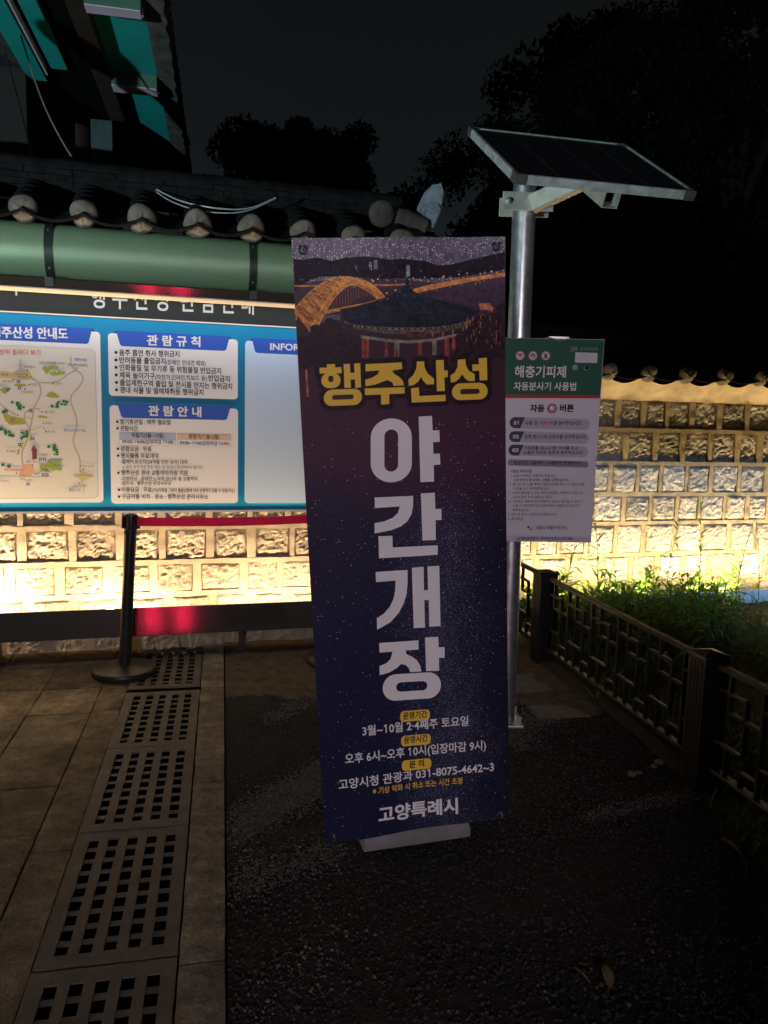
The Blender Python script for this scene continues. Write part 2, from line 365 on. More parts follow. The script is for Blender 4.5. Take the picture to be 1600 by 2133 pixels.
# ------------------------------------------------------------------ writing and printed shapes, in metres on their panels
BOARD_TEXT = [('관 람 규 칙',0.0357,1.8756,0.3102,0.0054,0.0592,0.028,'white'),('관 람 안 내',0.0384,1.4602,0.3115,-0.0005,0.0581,0.028,'white'),('INFORMATION',0.7664,1.878,0.4252,0.0097,0.051,0.02,'white'),('■음주 흡연 취사 행위금지',-0.1475,1.808,0.3702,0.0047,0.0361,0.01,'ink'),('■반려동물 출입금지',-0.1482,1.764,0.2897,0.0035,0.0362,0.01,'ink'),('(장애인 안내견 제외)',0.1454,1.7661,0.2297,0.0015,0.0304,0.004,'ink'),('■인화물질 및 무기류 등 위험물질 반입금지',-0.1482,1.7207,0.616,0.0018,0.0362,0.01,'ink'),('■체육 놀이기구',-0.1482,1.6765,0.2264,0.0005,0.0363,0.01,'ink'),('(자전거,인라인,킥보드 등)',0.0806,1.6755,0.3023,0.003,0.0304,0.004,'ink'),('반입금지',0.3926,1.6781,0.1283,-0.0027,0.0375,0.01,'ink'),('■출입제한구역 출입 및 전시품 만지는 행위금지',-0.1474,1.633,0.6822,-0.0016,0.0364,0.01,'ink'),('■경내 식물 및 열매채취등 행위금지',-0.1481,1.5894,0.5106,-0.0005,0.0365,0.01,'ink'),('■정기휴관일 : 매주 월요일',-0.1452,1.4044,0.3126,0.0011,0.0297,0.008,'ink'),('■관람시간',-0.1443,1.365,0.1217,-0.0,0.0297,0.008,'ink'),('하절기(3월~10월)',-0.0596,1.3263,0.1875,0.0008,0.0275,0.004,'ink'),('동절기(11월~2월)',0.2744,1.3247,0.1825,-0.0002,0.028,0.004,'ink'),('09:00~18:00(입장마감 17:00)',-0.1126,1.289,0.2949,0.0012,0.0242,0.004,'ink'),('09:00~17:00(입장마감 16:00)',0.2205,1.2859,0.2948,0.001,0.0247,0.004,'ink'),('■관람요금 : 무료',-0.144,1.2433,0.1994,-0.0007,0.0299,0.008,'ink'),('■편의물품 무료대여',-0.1439,1.202,0.2367,-0.0,0.03,0.008,'ink'),('-휠체어,유모차(24개월 미만 유아) 대여',-0.1245,1.1672,0.3884,0.0008,0.026,0.004,'ink'),('※ 본인 부주의로 인한 훼손 및 분실시 변상하여야 합니다.',-0.1134,1.1372,0.4744,0.0007,0.0212,0,'grey'),('■행주산성 경내 교통약자차량 지원',-0.1441,1.0987,0.41,-0.0007,0.0302,0.008,'ink'),('-지원대상 : 장애인,노약자,임산부 등 교통약자',-0.1254,1.0653,0.4519,-0.0005,0.0245,0.004,'ink'),('-접수처 : 행주산성 관리사무소',-0.1243,1.0374,0.2925,-0.0005,0.0246,0.004,'ink'),('■이용요금 : 무료',-0.1427,0.9957,0.1961,-0.0003,0.0303,0.008,'ink'),('(기상악화등 그밖의 돌발상황에 따라 운행하지 않을 수 있습니다.)',0.055,0.9945,0.4956,-0.0016,0.0249,0.004,'ink'),('■구급약품 비치 - 장소 : 행주산성 관리사무소',-0.1427,0.9538,0.5317,-0.0029,0.0304,0.008,'ink'),('행 주 산 성  관 람 안 내',-0.2752,2.076,0.9417,0.0152,0.1326,0.012,'pale'),('위 치',-0.8153,2.1181,0.149,0.0033,0.1281,0.012,'pale'),('행주산성 안내도',-0.8097,1.8777,0.4083,0.01,0.062,0.03,'white'),('찬찬히 들여다 보기',-0.7958,1.7835,0.2436,0.0078,0.0307,0.004,'red'),('덕양산 정상(해발 124.9m)',-0.5587,1.7406,0.1374,0.0036,0.0151,0,'grey'),('행주누리길',-0.3683,1.7649,0.0652,0.0012,0.0174,0.01,'blue'),('한강 행주수위관측소',-0.4071,1.734,0.1096,0.0013,0.0174,0.006,'grey'),('행주대첩비',-0.6448,1.7123,0.0602,0.0014,0.015,0,'grey'),('충의정',-0.7605,1.6661,0.0336,0.0002,0.0149,0,'grey'),('행주대첩 초건비',-0.6741,1.6533,0.0752,0.0012,0.015,0,'grey'),('덕양정',-0.6086,1.6153,0.0338,0.0001,0.0151,0,'grey'),('진강정',-0.4815,1.6263,0.0343,0.0001,0.0152,0,'grey'),('석성 발굴지',-0.7568,1.6278,0.0596,0.0011,0.015,0,'grey'),('석성 발굴지',-0.6591,1.5709,0.0629,0.001,0.0151,0,'grey'),('대첩기념관',-0.5421,1.4592,0.0573,0.0004,0.0153,0,'grey'),('충장사',-0.5351,1.3952,0.0348,-0.0003,0.0154,0,'grey'),('전사청',-0.5237,1.3454,0.0359,-0.0004,0.0154,0,'grey'),('행주산성역사누리길',-0.4385,1.3537,0.1199,0.0012,0.0177,0.012,'blue'),('살구꽃동산',-0.751,1.2288,0.0562,-0.0004,0.0153,0,'grey'),('권율 도원수 상',-0.6475,1.1694,0.078,-0.0004,0.0155,0,'grey'),('문화관광해설안내소',-0.7636,1.12,0.1034,-0.0005,0.0154,0.012,'red'),('충훈정',-0.5479,1.1146,0.035,-0.0004,0.0156,0,'grey'),('매표소',-0.6048,1.0976,0.0333,-0.0004,0.0145,0,'grey'),('대첩문',-0.6845,1.0696,0.0315,-0.0005,0.0155,0,'grey'),('관리사무소',-0.8058,1.0555,0.0652,-0.0004,0.0143,0,'grey'),('이가순 공덕비',-0.3521,1.1439,0.075,0.0005,0.0158,0,'grey'),('고양 행주산성 역사공원',-0.3911,1.0919,0.1066,0.0004,0.0146,0,'grey'),('고양인재교육원',-0.3967,1.0281,0.0791,0.0,0.0147,0,'grey'),('평화누리길',-0.4173,0.9999,0.0647,-0.0001,0.0169,0.012,'blue')]
SIGN_TEXT = [('해충기피제',0.5561,1.6792,0.2253,0.0045,0.0486,0.02,'white'),('자동분사기 사용법',0.5554,1.6229,0.2736,0.0054,0.0351,0.016,'white'),('JB',0.793,1.7978,0.035,0.0009,0.0212,0.03,'silver'),('전우바이오텍',0.8356,1.7989,0.0786,0.0014,0.0167,0.012,'silver'),('자동',0.6309,1.531,0.0645,0.001,0.0314,0.035,'ink'),('버튼',0.7625,1.5344,0.0625,0.001,0.0314,0.035,'ink'),('01',0.5626,1.471,0.0222,0.0006,0.0197,0.02,'white'),('02',0.5621,1.4105,0.0266,0.0007,0.0198,0.02,'white'),('03',0.5622,1.3507,0.027,0.0007,0.0199,0.02,'white'),('사용 전',0.6116,1.4719,0.0553,0.0014,0.0178,0.01,'ink'),('자동버튼',0.6736,1.4735,0.0653,0.0017,0.0178,0.014,'red'),('을 눌러주십시오.',0.7395,1.4752,0.1229,0.0032,0.0178,0.01,'ink'),('왼쪽 분사기의 손잡이를 당겨주십시오.',0.6129,1.4115,0.2763,0.0072,0.0179,0.01,'ink'),('기피제를 20cm가량 거리를 두고',0.6117,1.3627,0.2422,0.0063,0.0159,0.01,'ink'),('노출된 피부와 겉옷에 분무하십시오.',0.611,1.3427,0.2673,0.007,0.0159,0.01,'ink'),('운영기간 : 5월부터 ~ 10월까지 운영합니다.',0.5718,1.296,0.3008,0.0079,0.0153,0.012,'ink'),('사용상 주의사항',0.5592,1.2592,0.0925,0.0024,0.014,0.018,'ink'),('1. 얼굴과 목에는 사용하지 마십시오.',0.5601,1.2398,0.2038,0.0053,0.0127,0,'ink'),('5세 미만의 영·유아는 사용을 금해주십시오.',0.5767,1.2214,0.2434,0.0064,0.0127,0.012,'ink'),('2. 팔,다리 등 노출 부위나 옷에 사용할 때는 15~20cm가량',0.5568,1.2018,0.3336,0.0088,0.0128,0,'ink'),('거리를 두고 분무해주십시오.',0.5762,1.1827,0.1591,0.0042,0.0128,0,'ink'),('3. 신속히 흡수될 수 있는 피부 부위에는 사용하지 마십시오.',0.557,1.163,0.3317,0.0087,0.0128,0,'ink'),('(상처,염증 부위,점막,눈 주위)',0.5753,1.1443,0.1754,0.0046,0.0128,0,'ink'),('4. 기피제는 체질에 따라 알레르기 증상이 일어날 수 있으니',0.5571,1.1245,0.3288,0.0087,0.0128,0,'ink'),('사용 시 주의해주시고,어린이에게 사용할 때 보호자가',0.5758,1.1057,0.2995,0.0079,0.0128,0,'ink'),('뿌려주십시오.',0.5767,1.0858,0.0763,0.002,0.0129,0,'ink'),('5. 귀가 후 반드시 깨끗이 씻어주십시오.',0.5571,1.0659,0.2196,0.0058,0.0129,0,'ink'),('6. 화기엄금',0.5574,1.0455,0.0673,0.0018,0.0129,0,'ink'),('고양시 덕양구보건소',0.6807,1.0062,0.1449,0.0038,0.0177,0.012,'ink'),('A/S 장비업체문의 : 전우바이오텍 02-573-2826',0.5986,0.9568,0.2549,0.0068,0.0137,0.008,'ink')]
BANNER_TEXT = [('운영기간',-0.0395,-0.5177,0.0765,-0.0012,0.0226,0.02,'ink'),('3월~10월 2·4째주 토요일',-0.1682,-0.5546,0.3361,-0.0071,0.0329,0.014,'white'),('운영시간',-0.0387,-0.5982,0.0757,-0.0019,0.0229,0.02,'ink'),('오후 6시~오후 10시(입장마감 9시)',-0.2255,-0.6386,0.4493,-0.0118,0.0332,0.014,'white'),('문 의',-0.0245,-0.6831,0.0479,-0.0003,0.0232,0.02,'ink'),('고양시청 관광과 031-8075-4642~3',-0.2494,-0.7207,0.4978,-0.0069,0.0335,0.014,'white'),('※ 기상 악화 시 취소 또는 시간 조정',-0.1444,-0.7524,0.2896,-0.0066,0.0224,0.01,'yellow'),('고양특례시',-0.1302,-0.8499,0.2596,-0.0094,0.0521,0.03,'white'),('덕양정',0.0099,0.633,0.0442,0.0016,0.0145,0.02,'pinkish')]
NIGHT_LETTERS = [[(0.0334,0.4088),(0.0725,0.4093),(0.0735,0.3673),(0.0932,0.3671),(0.0936,0.3334),(0.0738,0.3337),(0.0738,0.2999),(0.0932,0.2996),(0.0937,0.2675),(0.0738,0.2675),(0.0734,0.219),(0.0329,0.2195)],[(-0.1025,0.1826),(0.01,0.1811),(0.0092,0.1531),(0.0044,0.128),(-0.0084,0.1071),(-0.0284,0.0924),(-0.059,0.0825),(-0.1066,0.0764),(-0.1054,0.1069),(-0.0761,0.1108),(-0.0525,0.1192),(-0.0367,0.1322),(-0.0296,0.1521),(-0.1029,0.1516)],[(0.0336,0.1864),(0.0751,0.186),(0.0755,0.1376),(0.0936,0.1368),(0.0936,0.1034),(0.0755,0.1039),(0.0749,0.0438),(0.0346,0.0457)],[(-0.0957,0.0675),(-0.0547,0.066),(-0.0547,0.031),(0.0803,0.0277),(0.0796,-0.0012),(-0.0962,0.0008)],[(-0.1079,-0.0401),(-0.013,-0.0407),(-0.0134,-0.0806),(-0.0169,-0.1138),(-0.0261,-0.1424),(-0.0419,-0.1712),(-0.0689,-0.1995),(-0.1095,-0.2188),(-0.1093,-0.1829),(-0.0871,-0.1703),(-0.0692,-0.1509),(-0.0569,-0.1269),(-0.051,-0.1002),(-0.0492,-0.0708),(-0.1079,-0.0715)],[(0.0007,-0.0353),(0.0361,-0.0349),(0.0358,-0.1081),(0.0479,-0.1083),(0.0481,-0.0351),(0.0838,-0.0356),(0.0845,-0.2253),(0.0499,-0.2245),(0.0496,-0.1397),(0.0362,-0.1389),(0.0364,-0.2257),(0.0017,-0.2244)],[(-0.1049,-0.2618),(0.0156,-0.2649),(0.0152,-0.2946),(-0.025,-0.2934),(-0.0225,-0.3058),(-0.006,-0.3153),(0.0092,-0.3283),(0.0188,-0.3463),(0.0225,-0.3664),(-0.0125,-0.3651),(-0.0167,-0.3511),(-0.0265,-0.34),(-0.0406,-0.3359),(-0.0536,-0.3471),(-0.0786,-0.3595),(-0.1071,-0.3641),(-0.1064,-0.3347),(-0.0854,-0.3284),(-0.0717,-0.316),(-0.0651,-0.293),(-0.1053,-0.2922)],[(0.036,-0.2575),(0.0765,-0.259),(0.0774,-0.2929),(0.0961,-0.294),(0.0958,-0.3293),(0.0779,-0.3278),(0.0778,-0.3695),(0.0369,-0.3671)]]
NIGHT_RINGS = [([(-0.046,0.4076),(-0.0346,0.4062),(-0.0236,0.4029),(-0.0135,0.3976),(-0.0048,0.3906),(0.0024,0.3822),(0.0076,0.3727),(0.0106,0.3624),(0.0115,0.3518),(0.0092,0.2768),(0.0077,0.2661),(0.004,0.2559),(-0.0018,0.2466),(-0.0096,0.2385),(-0.0189,0.232),(-0.0294,0.2274),(-0.0407,0.2247),(-0.0524,0.2241),(-0.0528,0.2241),(-0.0644,0.2257),(-0.0755,0.2293),(-0.0856,0.2349),(-0.0943,0.2421),(-0.1013,0.2507),(-0.1064,0.2604),(-0.1094,0.2708),(-0.1101,0.2814),(-0.1071,0.3557),(-0.1056,0.3661),(-0.1018,0.3761),(-0.0961,0.3852),(-0.0885,0.3931),(-0.0794,0.3995),(-0.069,0.4042),(-0.0579,0.4069),(-0.0464,0.4076)],[(-0.0471,0.3761),(-0.0433,0.3757),(-0.0396,0.3746),(-0.0363,0.3727),(-0.0334,0.3703),(-0.031,0.3674),(-0.0293,0.364),(-0.0283,0.3604),(-0.0281,0.3566),(-0.0308,0.2748),(-0.0313,0.271),(-0.0325,0.2674),(-0.0345,0.264),(-0.0371,0.2611),(-0.0402,0.2587),(-0.0437,0.257),(-0.0474,0.2559),(-0.0513,0.2556),(-0.0517,0.2556),(-0.0556,0.2561),(-0.0593,0.2573),(-0.0626,0.2592),(-0.0655,0.2617),(-0.0679,0.2647),(-0.0696,0.2681),(-0.0706,0.2718),(-0.0708,0.2756),(-0.0679,0.3571),(-0.0674,0.3609),(-0.0661,0.3645),(-0.0642,0.3678),(-0.0616,0.3706),(-0.0586,0.373),(-0.0551,0.3747),(-0.0514,0.3758),(-0.0475,0.3761)]),([(0.0432,-0.3714),(0.051,-0.3726),(0.0586,-0.3753),(0.0655,-0.3796),(0.0715,-0.3852),(0.0764,-0.3919),(0.08,-0.3994),(0.0821,-0.4076),(0.0827,-0.416),(0.0827,-0.4168),(0.0817,-0.4252),(0.0792,-0.4331),(0.0753,-0.4404),(0.07,-0.4466),(0.0637,-0.4517),(0.0566,-0.4553),(0.0489,-0.4574),(0.041,-0.4578),(-0.0609,-0.4526),(-0.0686,-0.4514),(-0.076,-0.4486),(-0.0828,-0.4443),(-0.0886,-0.4387),(-0.0934,-0.432),(-0.0968,-0.4245),(-0.0987,-0.4165),(-0.0992,-0.4082),(-0.0991,-0.4073),(-0.0981,-0.3991),(-0.0955,-0.3913),(-0.0916,-0.3842),(-0.0865,-0.378),(-0.0803,-0.373),(-0.0733,-0.3695),(-0.0658,-0.3674),(-0.058,-0.3669)],[(0.0255,-0.3984),(0.0283,-0.3988),(0.031,-0.3998),(0.0334,-0.4013),(0.0356,-0.4033),(0.0373,-0.4056),(0.0386,-0.4083),(0.0393,-0.4111),(0.0395,-0.4141),(0.0395,-0.4145),(0.0392,-0.4174),(0.0383,-0.4202),(0.0369,-0.4227),(0.035,-0.4249),(0.0327,-0.4267),(0.0302,-0.4279),(0.0275,-0.4286),(0.0246,-0.4288),(-0.0435,-0.4252),(-0.0463,-0.4247),(-0.049,-0.4237),(-0.0514,-0.4222),(-0.0535,-0.4203),(-0.0552,-0.4179),(-0.0564,-0.4153),(-0.0571,-0.4124),(-0.0573,-0.4095),(-0.0573,-0.4091),(-0.0569,-0.4062),(-0.056,-0.4034),(-0.0546,-0.4009),(-0.0528,-0.3988),(-0.0506,-0.3971),(-0.048,-0.3958),(-0.0453,-0.3951),(-0.0425,-0.395)])]
TITLE_LETTERS = [[(-0.2217,0.5653),(-0.1987,0.5653),(-0.1988,0.5556),(-0.1807,0.5558),(-0.1814,0.5389),(-0.2427,0.5403),(-0.2422,0.5564),(-0.2218,0.556)],[(-0.1749,0.5636),(-0.1575,0.5642),(-0.1574,0.5392),(-0.1454,0.5391),(-0.1459,0.5646),(-0.1285,0.5648),(-0.1288,0.4978),(-0.1455,0.4973),(-0.1449,0.5205),(-0.1574,0.5205),(-0.1572,0.4982),(-0.1755,0.4981)],[(-0.114,0.5615),(-0.0105,0.5627),(-0.0099,0.5447),(-0.0388,0.5409),(-0.0332,0.5317),(-0.0182,0.5221),(-0.0092,0.5111),(-0.0071,0.4987),(-0.036,0.4986),(-0.0403,0.509),(-0.0545,0.5153),(-0.0678,0.5109),(-0.0908,0.5037),(-0.1161,0.5006),(-0.1162,0.5189),(-0.0967,0.5235),(-0.0804,0.5326),(-0.075,0.543),(-0.1144,0.5412)],[(-0.1184,0.4949),(-0.0047,0.4936),(-0.0052,0.4759),(-0.0495,0.4761),(-0.0505,0.448),(-0.0739,0.4478),(-0.0733,0.4758),(-0.1188,0.4761)],[(0.0329,0.5633),(0.0542,0.5633),(0.0551,0.5461),(0.0632,0.5293),(0.0814,0.5142),(0.081,0.4985),(0.0598,0.4985),(0.0498,0.5088),(0.0441,0.5206),(0.0356,0.5077),(0.0211,0.4984),(0.0074,0.496),(0.0071,0.5146),(0.0211,0.5256),(0.0311,0.5449)],[(0.0886,0.5654),(0.1115,0.5655),(0.1117,0.5358),(0.1226,0.5358),(0.1226,0.5167),(0.1122,0.5163),(0.1126,0.4784),(0.0891,0.4778)],[(0.0136,0.49),(0.0364,0.4911),(0.0374,0.467),(0.1146,0.4675),(0.1142,0.4495),(0.0145,0.4493)],[(0.1535,0.5644),(0.1762,0.5653),(0.1772,0.5479),(0.1849,0.5331),(0.2036,0.522),(0.2033,0.5024),(0.1835,0.5036),(0.1732,0.5123),(0.1655,0.5234),(0.1574,0.5121),(0.1441,0.5026),(0.1306,0.5015),(0.1301,0.5206),(0.1433,0.5284),(0.1523,0.5447)],[(0.2161,0.5665),(0.2412,0.5673),(0.2418,0.5038),(0.2183,0.5035),(0.2174,0.5315),(0.1967,0.531),(0.1965,0.5493),(0.2168,0.5498)]]
TITLE_RINGS = [([(-0.2073,0.5411),(-0.2029,0.5406),(-0.1987,0.5394),(-0.1949,0.5376),(-0.1916,0.5351),(-0.1889,0.5321),(-0.187,0.5287),(-0.1858,0.525),(-0.1856,0.5212),(-0.1857,0.518),(-0.1863,0.5142),(-0.1878,0.5106),(-0.1901,0.5073),(-0.193,0.5044),(-0.1966,0.5021),(-0.2006,0.5004),(-0.2049,0.4994),(-0.2094,0.4991),(-0.2172,0.4993),(-0.2216,0.4998),(-0.2258,0.501),(-0.2296,0.5029),(-0.2329,0.5054),(-0.2356,0.5084),(-0.2375,0.5118),(-0.2386,0.5155),(-0.2388,0.5193),(-0.2387,0.5225),(-0.238,0.5262),(-0.2366,0.5298),(-0.2343,0.5331),(-0.2314,0.536),(-0.2278,0.5383),(-0.2238,0.54),(-0.2196,0.541),(-0.2151,0.5413)],[(-0.2114,0.5335),(-0.21,0.5333),(-0.2088,0.5329),(-0.2076,0.5322),(-0.2066,0.5313),(-0.2057,0.5303),(-0.2052,0.5291),(-0.2048,0.5278),(-0.2047,0.5264),(-0.2049,0.5224),(-0.2051,0.521),(-0.2056,0.5198),(-0.2063,0.5186),(-0.2072,0.5176),(-0.2083,0.5168),(-0.2096,0.5162),(-0.2109,0.5159),(-0.2123,0.5158),(-0.2131,0.5158),(-0.2145,0.516),(-0.2157,0.5164),(-0.2169,0.5171),(-0.2179,0.518),(-0.2188,0.5191),(-0.2193,0.5203),(-0.2197,0.5216),(-0.2197,0.5229),(-0.2195,0.527),(-0.2193,0.5283),(-0.2189,0.5296),(-0.2182,0.5307),(-0.2173,0.5317),(-0.2162,0.5326),(-0.2149,0.5331),(-0.2136,0.5335),(-0.2122,0.5336)]),([(-0.1498,0.4952),(-0.1452,0.4948),(-0.1409,0.4935),(-0.137,0.4914),(-0.1335,0.4887),(-0.1308,0.4853),(-0.1288,0.4814),(-0.1276,0.4772),(-0.1273,0.4728),(-0.1273,0.4724),(-0.128,0.468),(-0.1295,0.4638),(-0.1318,0.4598),(-0.1349,0.4564),(-0.1386,0.4536),(-0.1427,0.4515),(-0.1472,0.4502),(-0.1518,0.4498),(-0.2126,0.4497),(-0.2171,0.4502),(-0.2214,0.4514),(-0.2253,0.4535),(-0.2287,0.4563),(-0.2314,0.4597),(-0.2333,0.4635),(-0.2344,0.4677),(-0.2347,0.4721),(-0.2346,0.4725),(-0.234,0.4768),(-0.2324,0.481),(-0.2301,0.4849),(-0.2271,0.4883),(-0.2234,0.4911),(-0.2193,0.4931),(-0.2149,0.4944),(-0.2104,0.4949)],[(-0.1567,0.4795),(-0.1555,0.4794),(-0.1544,0.4791),(-0.1533,0.4785),(-0.1524,0.4777),(-0.1517,0.4768),(-0.1511,0.4757),(-0.1508,0.4746),(-0.1507,0.4734),(-0.1508,0.4726),(-0.151,0.4714),(-0.1514,0.4702),(-0.152,0.4692),(-0.1528,0.4682),(-0.1538,0.4675),(-0.1549,0.4669),(-0.1561,0.4666),(-0.1573,0.4664),(-0.2056,0.4666),(-0.2068,0.4667),(-0.2079,0.4671),(-0.209,0.4676),(-0.2099,0.4684),(-0.2106,0.4693),(-0.2111,0.4704),(-0.2114,0.4715),(-0.2115,0.4727),(-0.2115,0.4735),(-0.2113,0.4747),(-0.2109,0.4759),(-0.2102,0.4769),(-0.2094,0.4778),(-0.2084,0.4786),(-0.2073,0.4792),(-0.2062,0.4795),(-0.2049,0.4796)]),([(0.2169,0.4973),(0.2219,0.4968),(0.2267,0.4954),(0.2312,0.4932),(0.235,0.4902),(0.2382,0.4866),(0.2405,0.4826),(0.2419,0.4781),(0.2424,0.4735),(0.2424,0.4727),(0.2418,0.4681),(0.2403,0.4636),(0.2379,0.4596),(0.2346,0.456),(0.2307,0.4531),(0.2262,0.451),(0.2213,0.4497),(0.2163,0.4493),(0.1589,0.45),(0.1539,0.4506),(0.1492,0.4519),(0.1448,0.4542),(0.141,0.4571),(0.1379,0.4607),(0.1357,0.4648),(0.1343,0.4692),(0.1339,0.4738),(0.1339,0.4746),(0.1345,0.4792),(0.136,0.4836),(0.1385,0.4876),(0.1417,0.4911),(0.1456,0.494),(0.15,0.4961),(0.1548,0.4974),(0.1598,0.4978)],[(0.2105,0.4805),(0.2119,0.4804),(0.2132,0.48),(0.2144,0.4793),(0.2155,0.4785),(0.2164,0.4774),(0.217,0.4763),(0.2174,0.475),(0.2175,0.4737),(0.2175,0.4724),(0.2173,0.4711),(0.2169,0.4699),(0.2163,0.4687),(0.2154,0.4677),(0.2143,0.4669),(0.213,0.4663),(0.2117,0.4659),(0.2103,0.4658),(0.1653,0.4664),(0.164,0.4665),(0.1627,0.4669),(0.1615,0.4676),(0.1604,0.4684),(0.1596,0.4695),(0.1589,0.4706),(0.1585,0.4719),(0.1584,0.4732),(0.1585,0.4745),(0.1586,0.4758),(0.159,0.477),(0.1597,0.4782),(0.1606,0.4792),(0.1617,0.48),(0.1629,0.4806),(0.1642,0.481),(0.1656,0.4811)])]
PILLS = [[(0.0347,-0.4932),(0.037,-0.4936),(0.0392,-0.4945),(0.0412,-0.496),(0.0429,-0.4979),(0.0443,-0.5002),(0.0454,-0.5028),(0.046,-0.5056),(0.0461,-0.5085),(0.046,-0.5147),(0.0457,-0.5176),(0.0449,-0.5203),(0.0438,-0.5228),(0.0422,-0.525),(0.0404,-0.5268),(0.0383,-0.5281),(0.0361,-0.5289),(0.0338,-0.5291),(-0.0368,-0.5262),(-0.0391,-0.5258),(-0.0412,-0.5249),(-0.0432,-0.5234),(-0.0449,-0.5215),(-0.0463,-0.5192),(-0.0473,-0.5166),(-0.0478,-0.5138),(-0.048,-0.5109),(-0.0478,-0.5048),(-0.0474,-0.502),(-0.0467,-0.4992),(-0.0455,-0.4967),(-0.044,-0.4945),(-0.0422,-0.4928),(-0.0402,-0.4915),(-0.038,-0.4907),(-0.0357,-0.4905)],[(0.0355,-0.5756),(0.0378,-0.576),(0.04,-0.577),(0.042,-0.5785),(0.0438,-0.5804),(0.0452,-0.5828),(0.0462,-0.5854),(0.0468,-0.5883),(0.047,-0.5912),(0.0468,-0.597),(0.0465,-0.5999),(0.0458,-0.6027),(0.0446,-0.6053),(0.0431,-0.6075),(0.0413,-0.6093),(0.0392,-0.6106),(0.0369,-0.6113),(0.0346,-0.6115),(-0.0369,-0.6081),(-0.0392,-0.6077),(-0.0413,-0.6068),(-0.0433,-0.6053),(-0.045,-0.6033),(-0.0464,-0.601),(-0.0474,-0.5983),(-0.048,-0.5955),(-0.0481,-0.5926),(-0.0479,-0.5869),(-0.0476,-0.5839),(-0.0468,-0.5812),(-0.0457,-0.5786),(-0.0442,-0.5764),(-0.0423,-0.5747),(-0.0403,-0.5734),(-0.0381,-0.5726),(-0.0358,-0.5724)],[(0.0355,-0.6586),(0.0378,-0.659),(0.04,-0.66),(0.0421,-0.6615),(0.0438,-0.6635),(0.0452,-0.6659),(0.0463,-0.6686),(0.0469,-0.6714),(0.047,-0.6744),(0.0469,-0.6798),(0.0466,-0.6828),(0.0458,-0.6856),(0.0447,-0.6882),(0.0431,-0.6904),(0.0413,-0.6922),(0.0392,-0.6936),(0.0369,-0.6943),(0.0346,-0.6945),(-0.037,-0.6906),(-0.0392,-0.6902),(-0.0414,-0.6893),(-0.0434,-0.6877),(-0.0451,-0.6858),(-0.0465,-0.6834),(-0.0475,-0.6807),(-0.0481,-0.6778),(-0.0482,-0.6748),(-0.0481,-0.6695),(-0.0478,-0.6666),(-0.047,-0.6638),(-0.0458,-0.6612),(-0.0443,-0.659),(-0.0425,-0.6572),(-0.0404,-0.6559),(-0.0381,-0.6551),(-0.0358,-0.655)]]
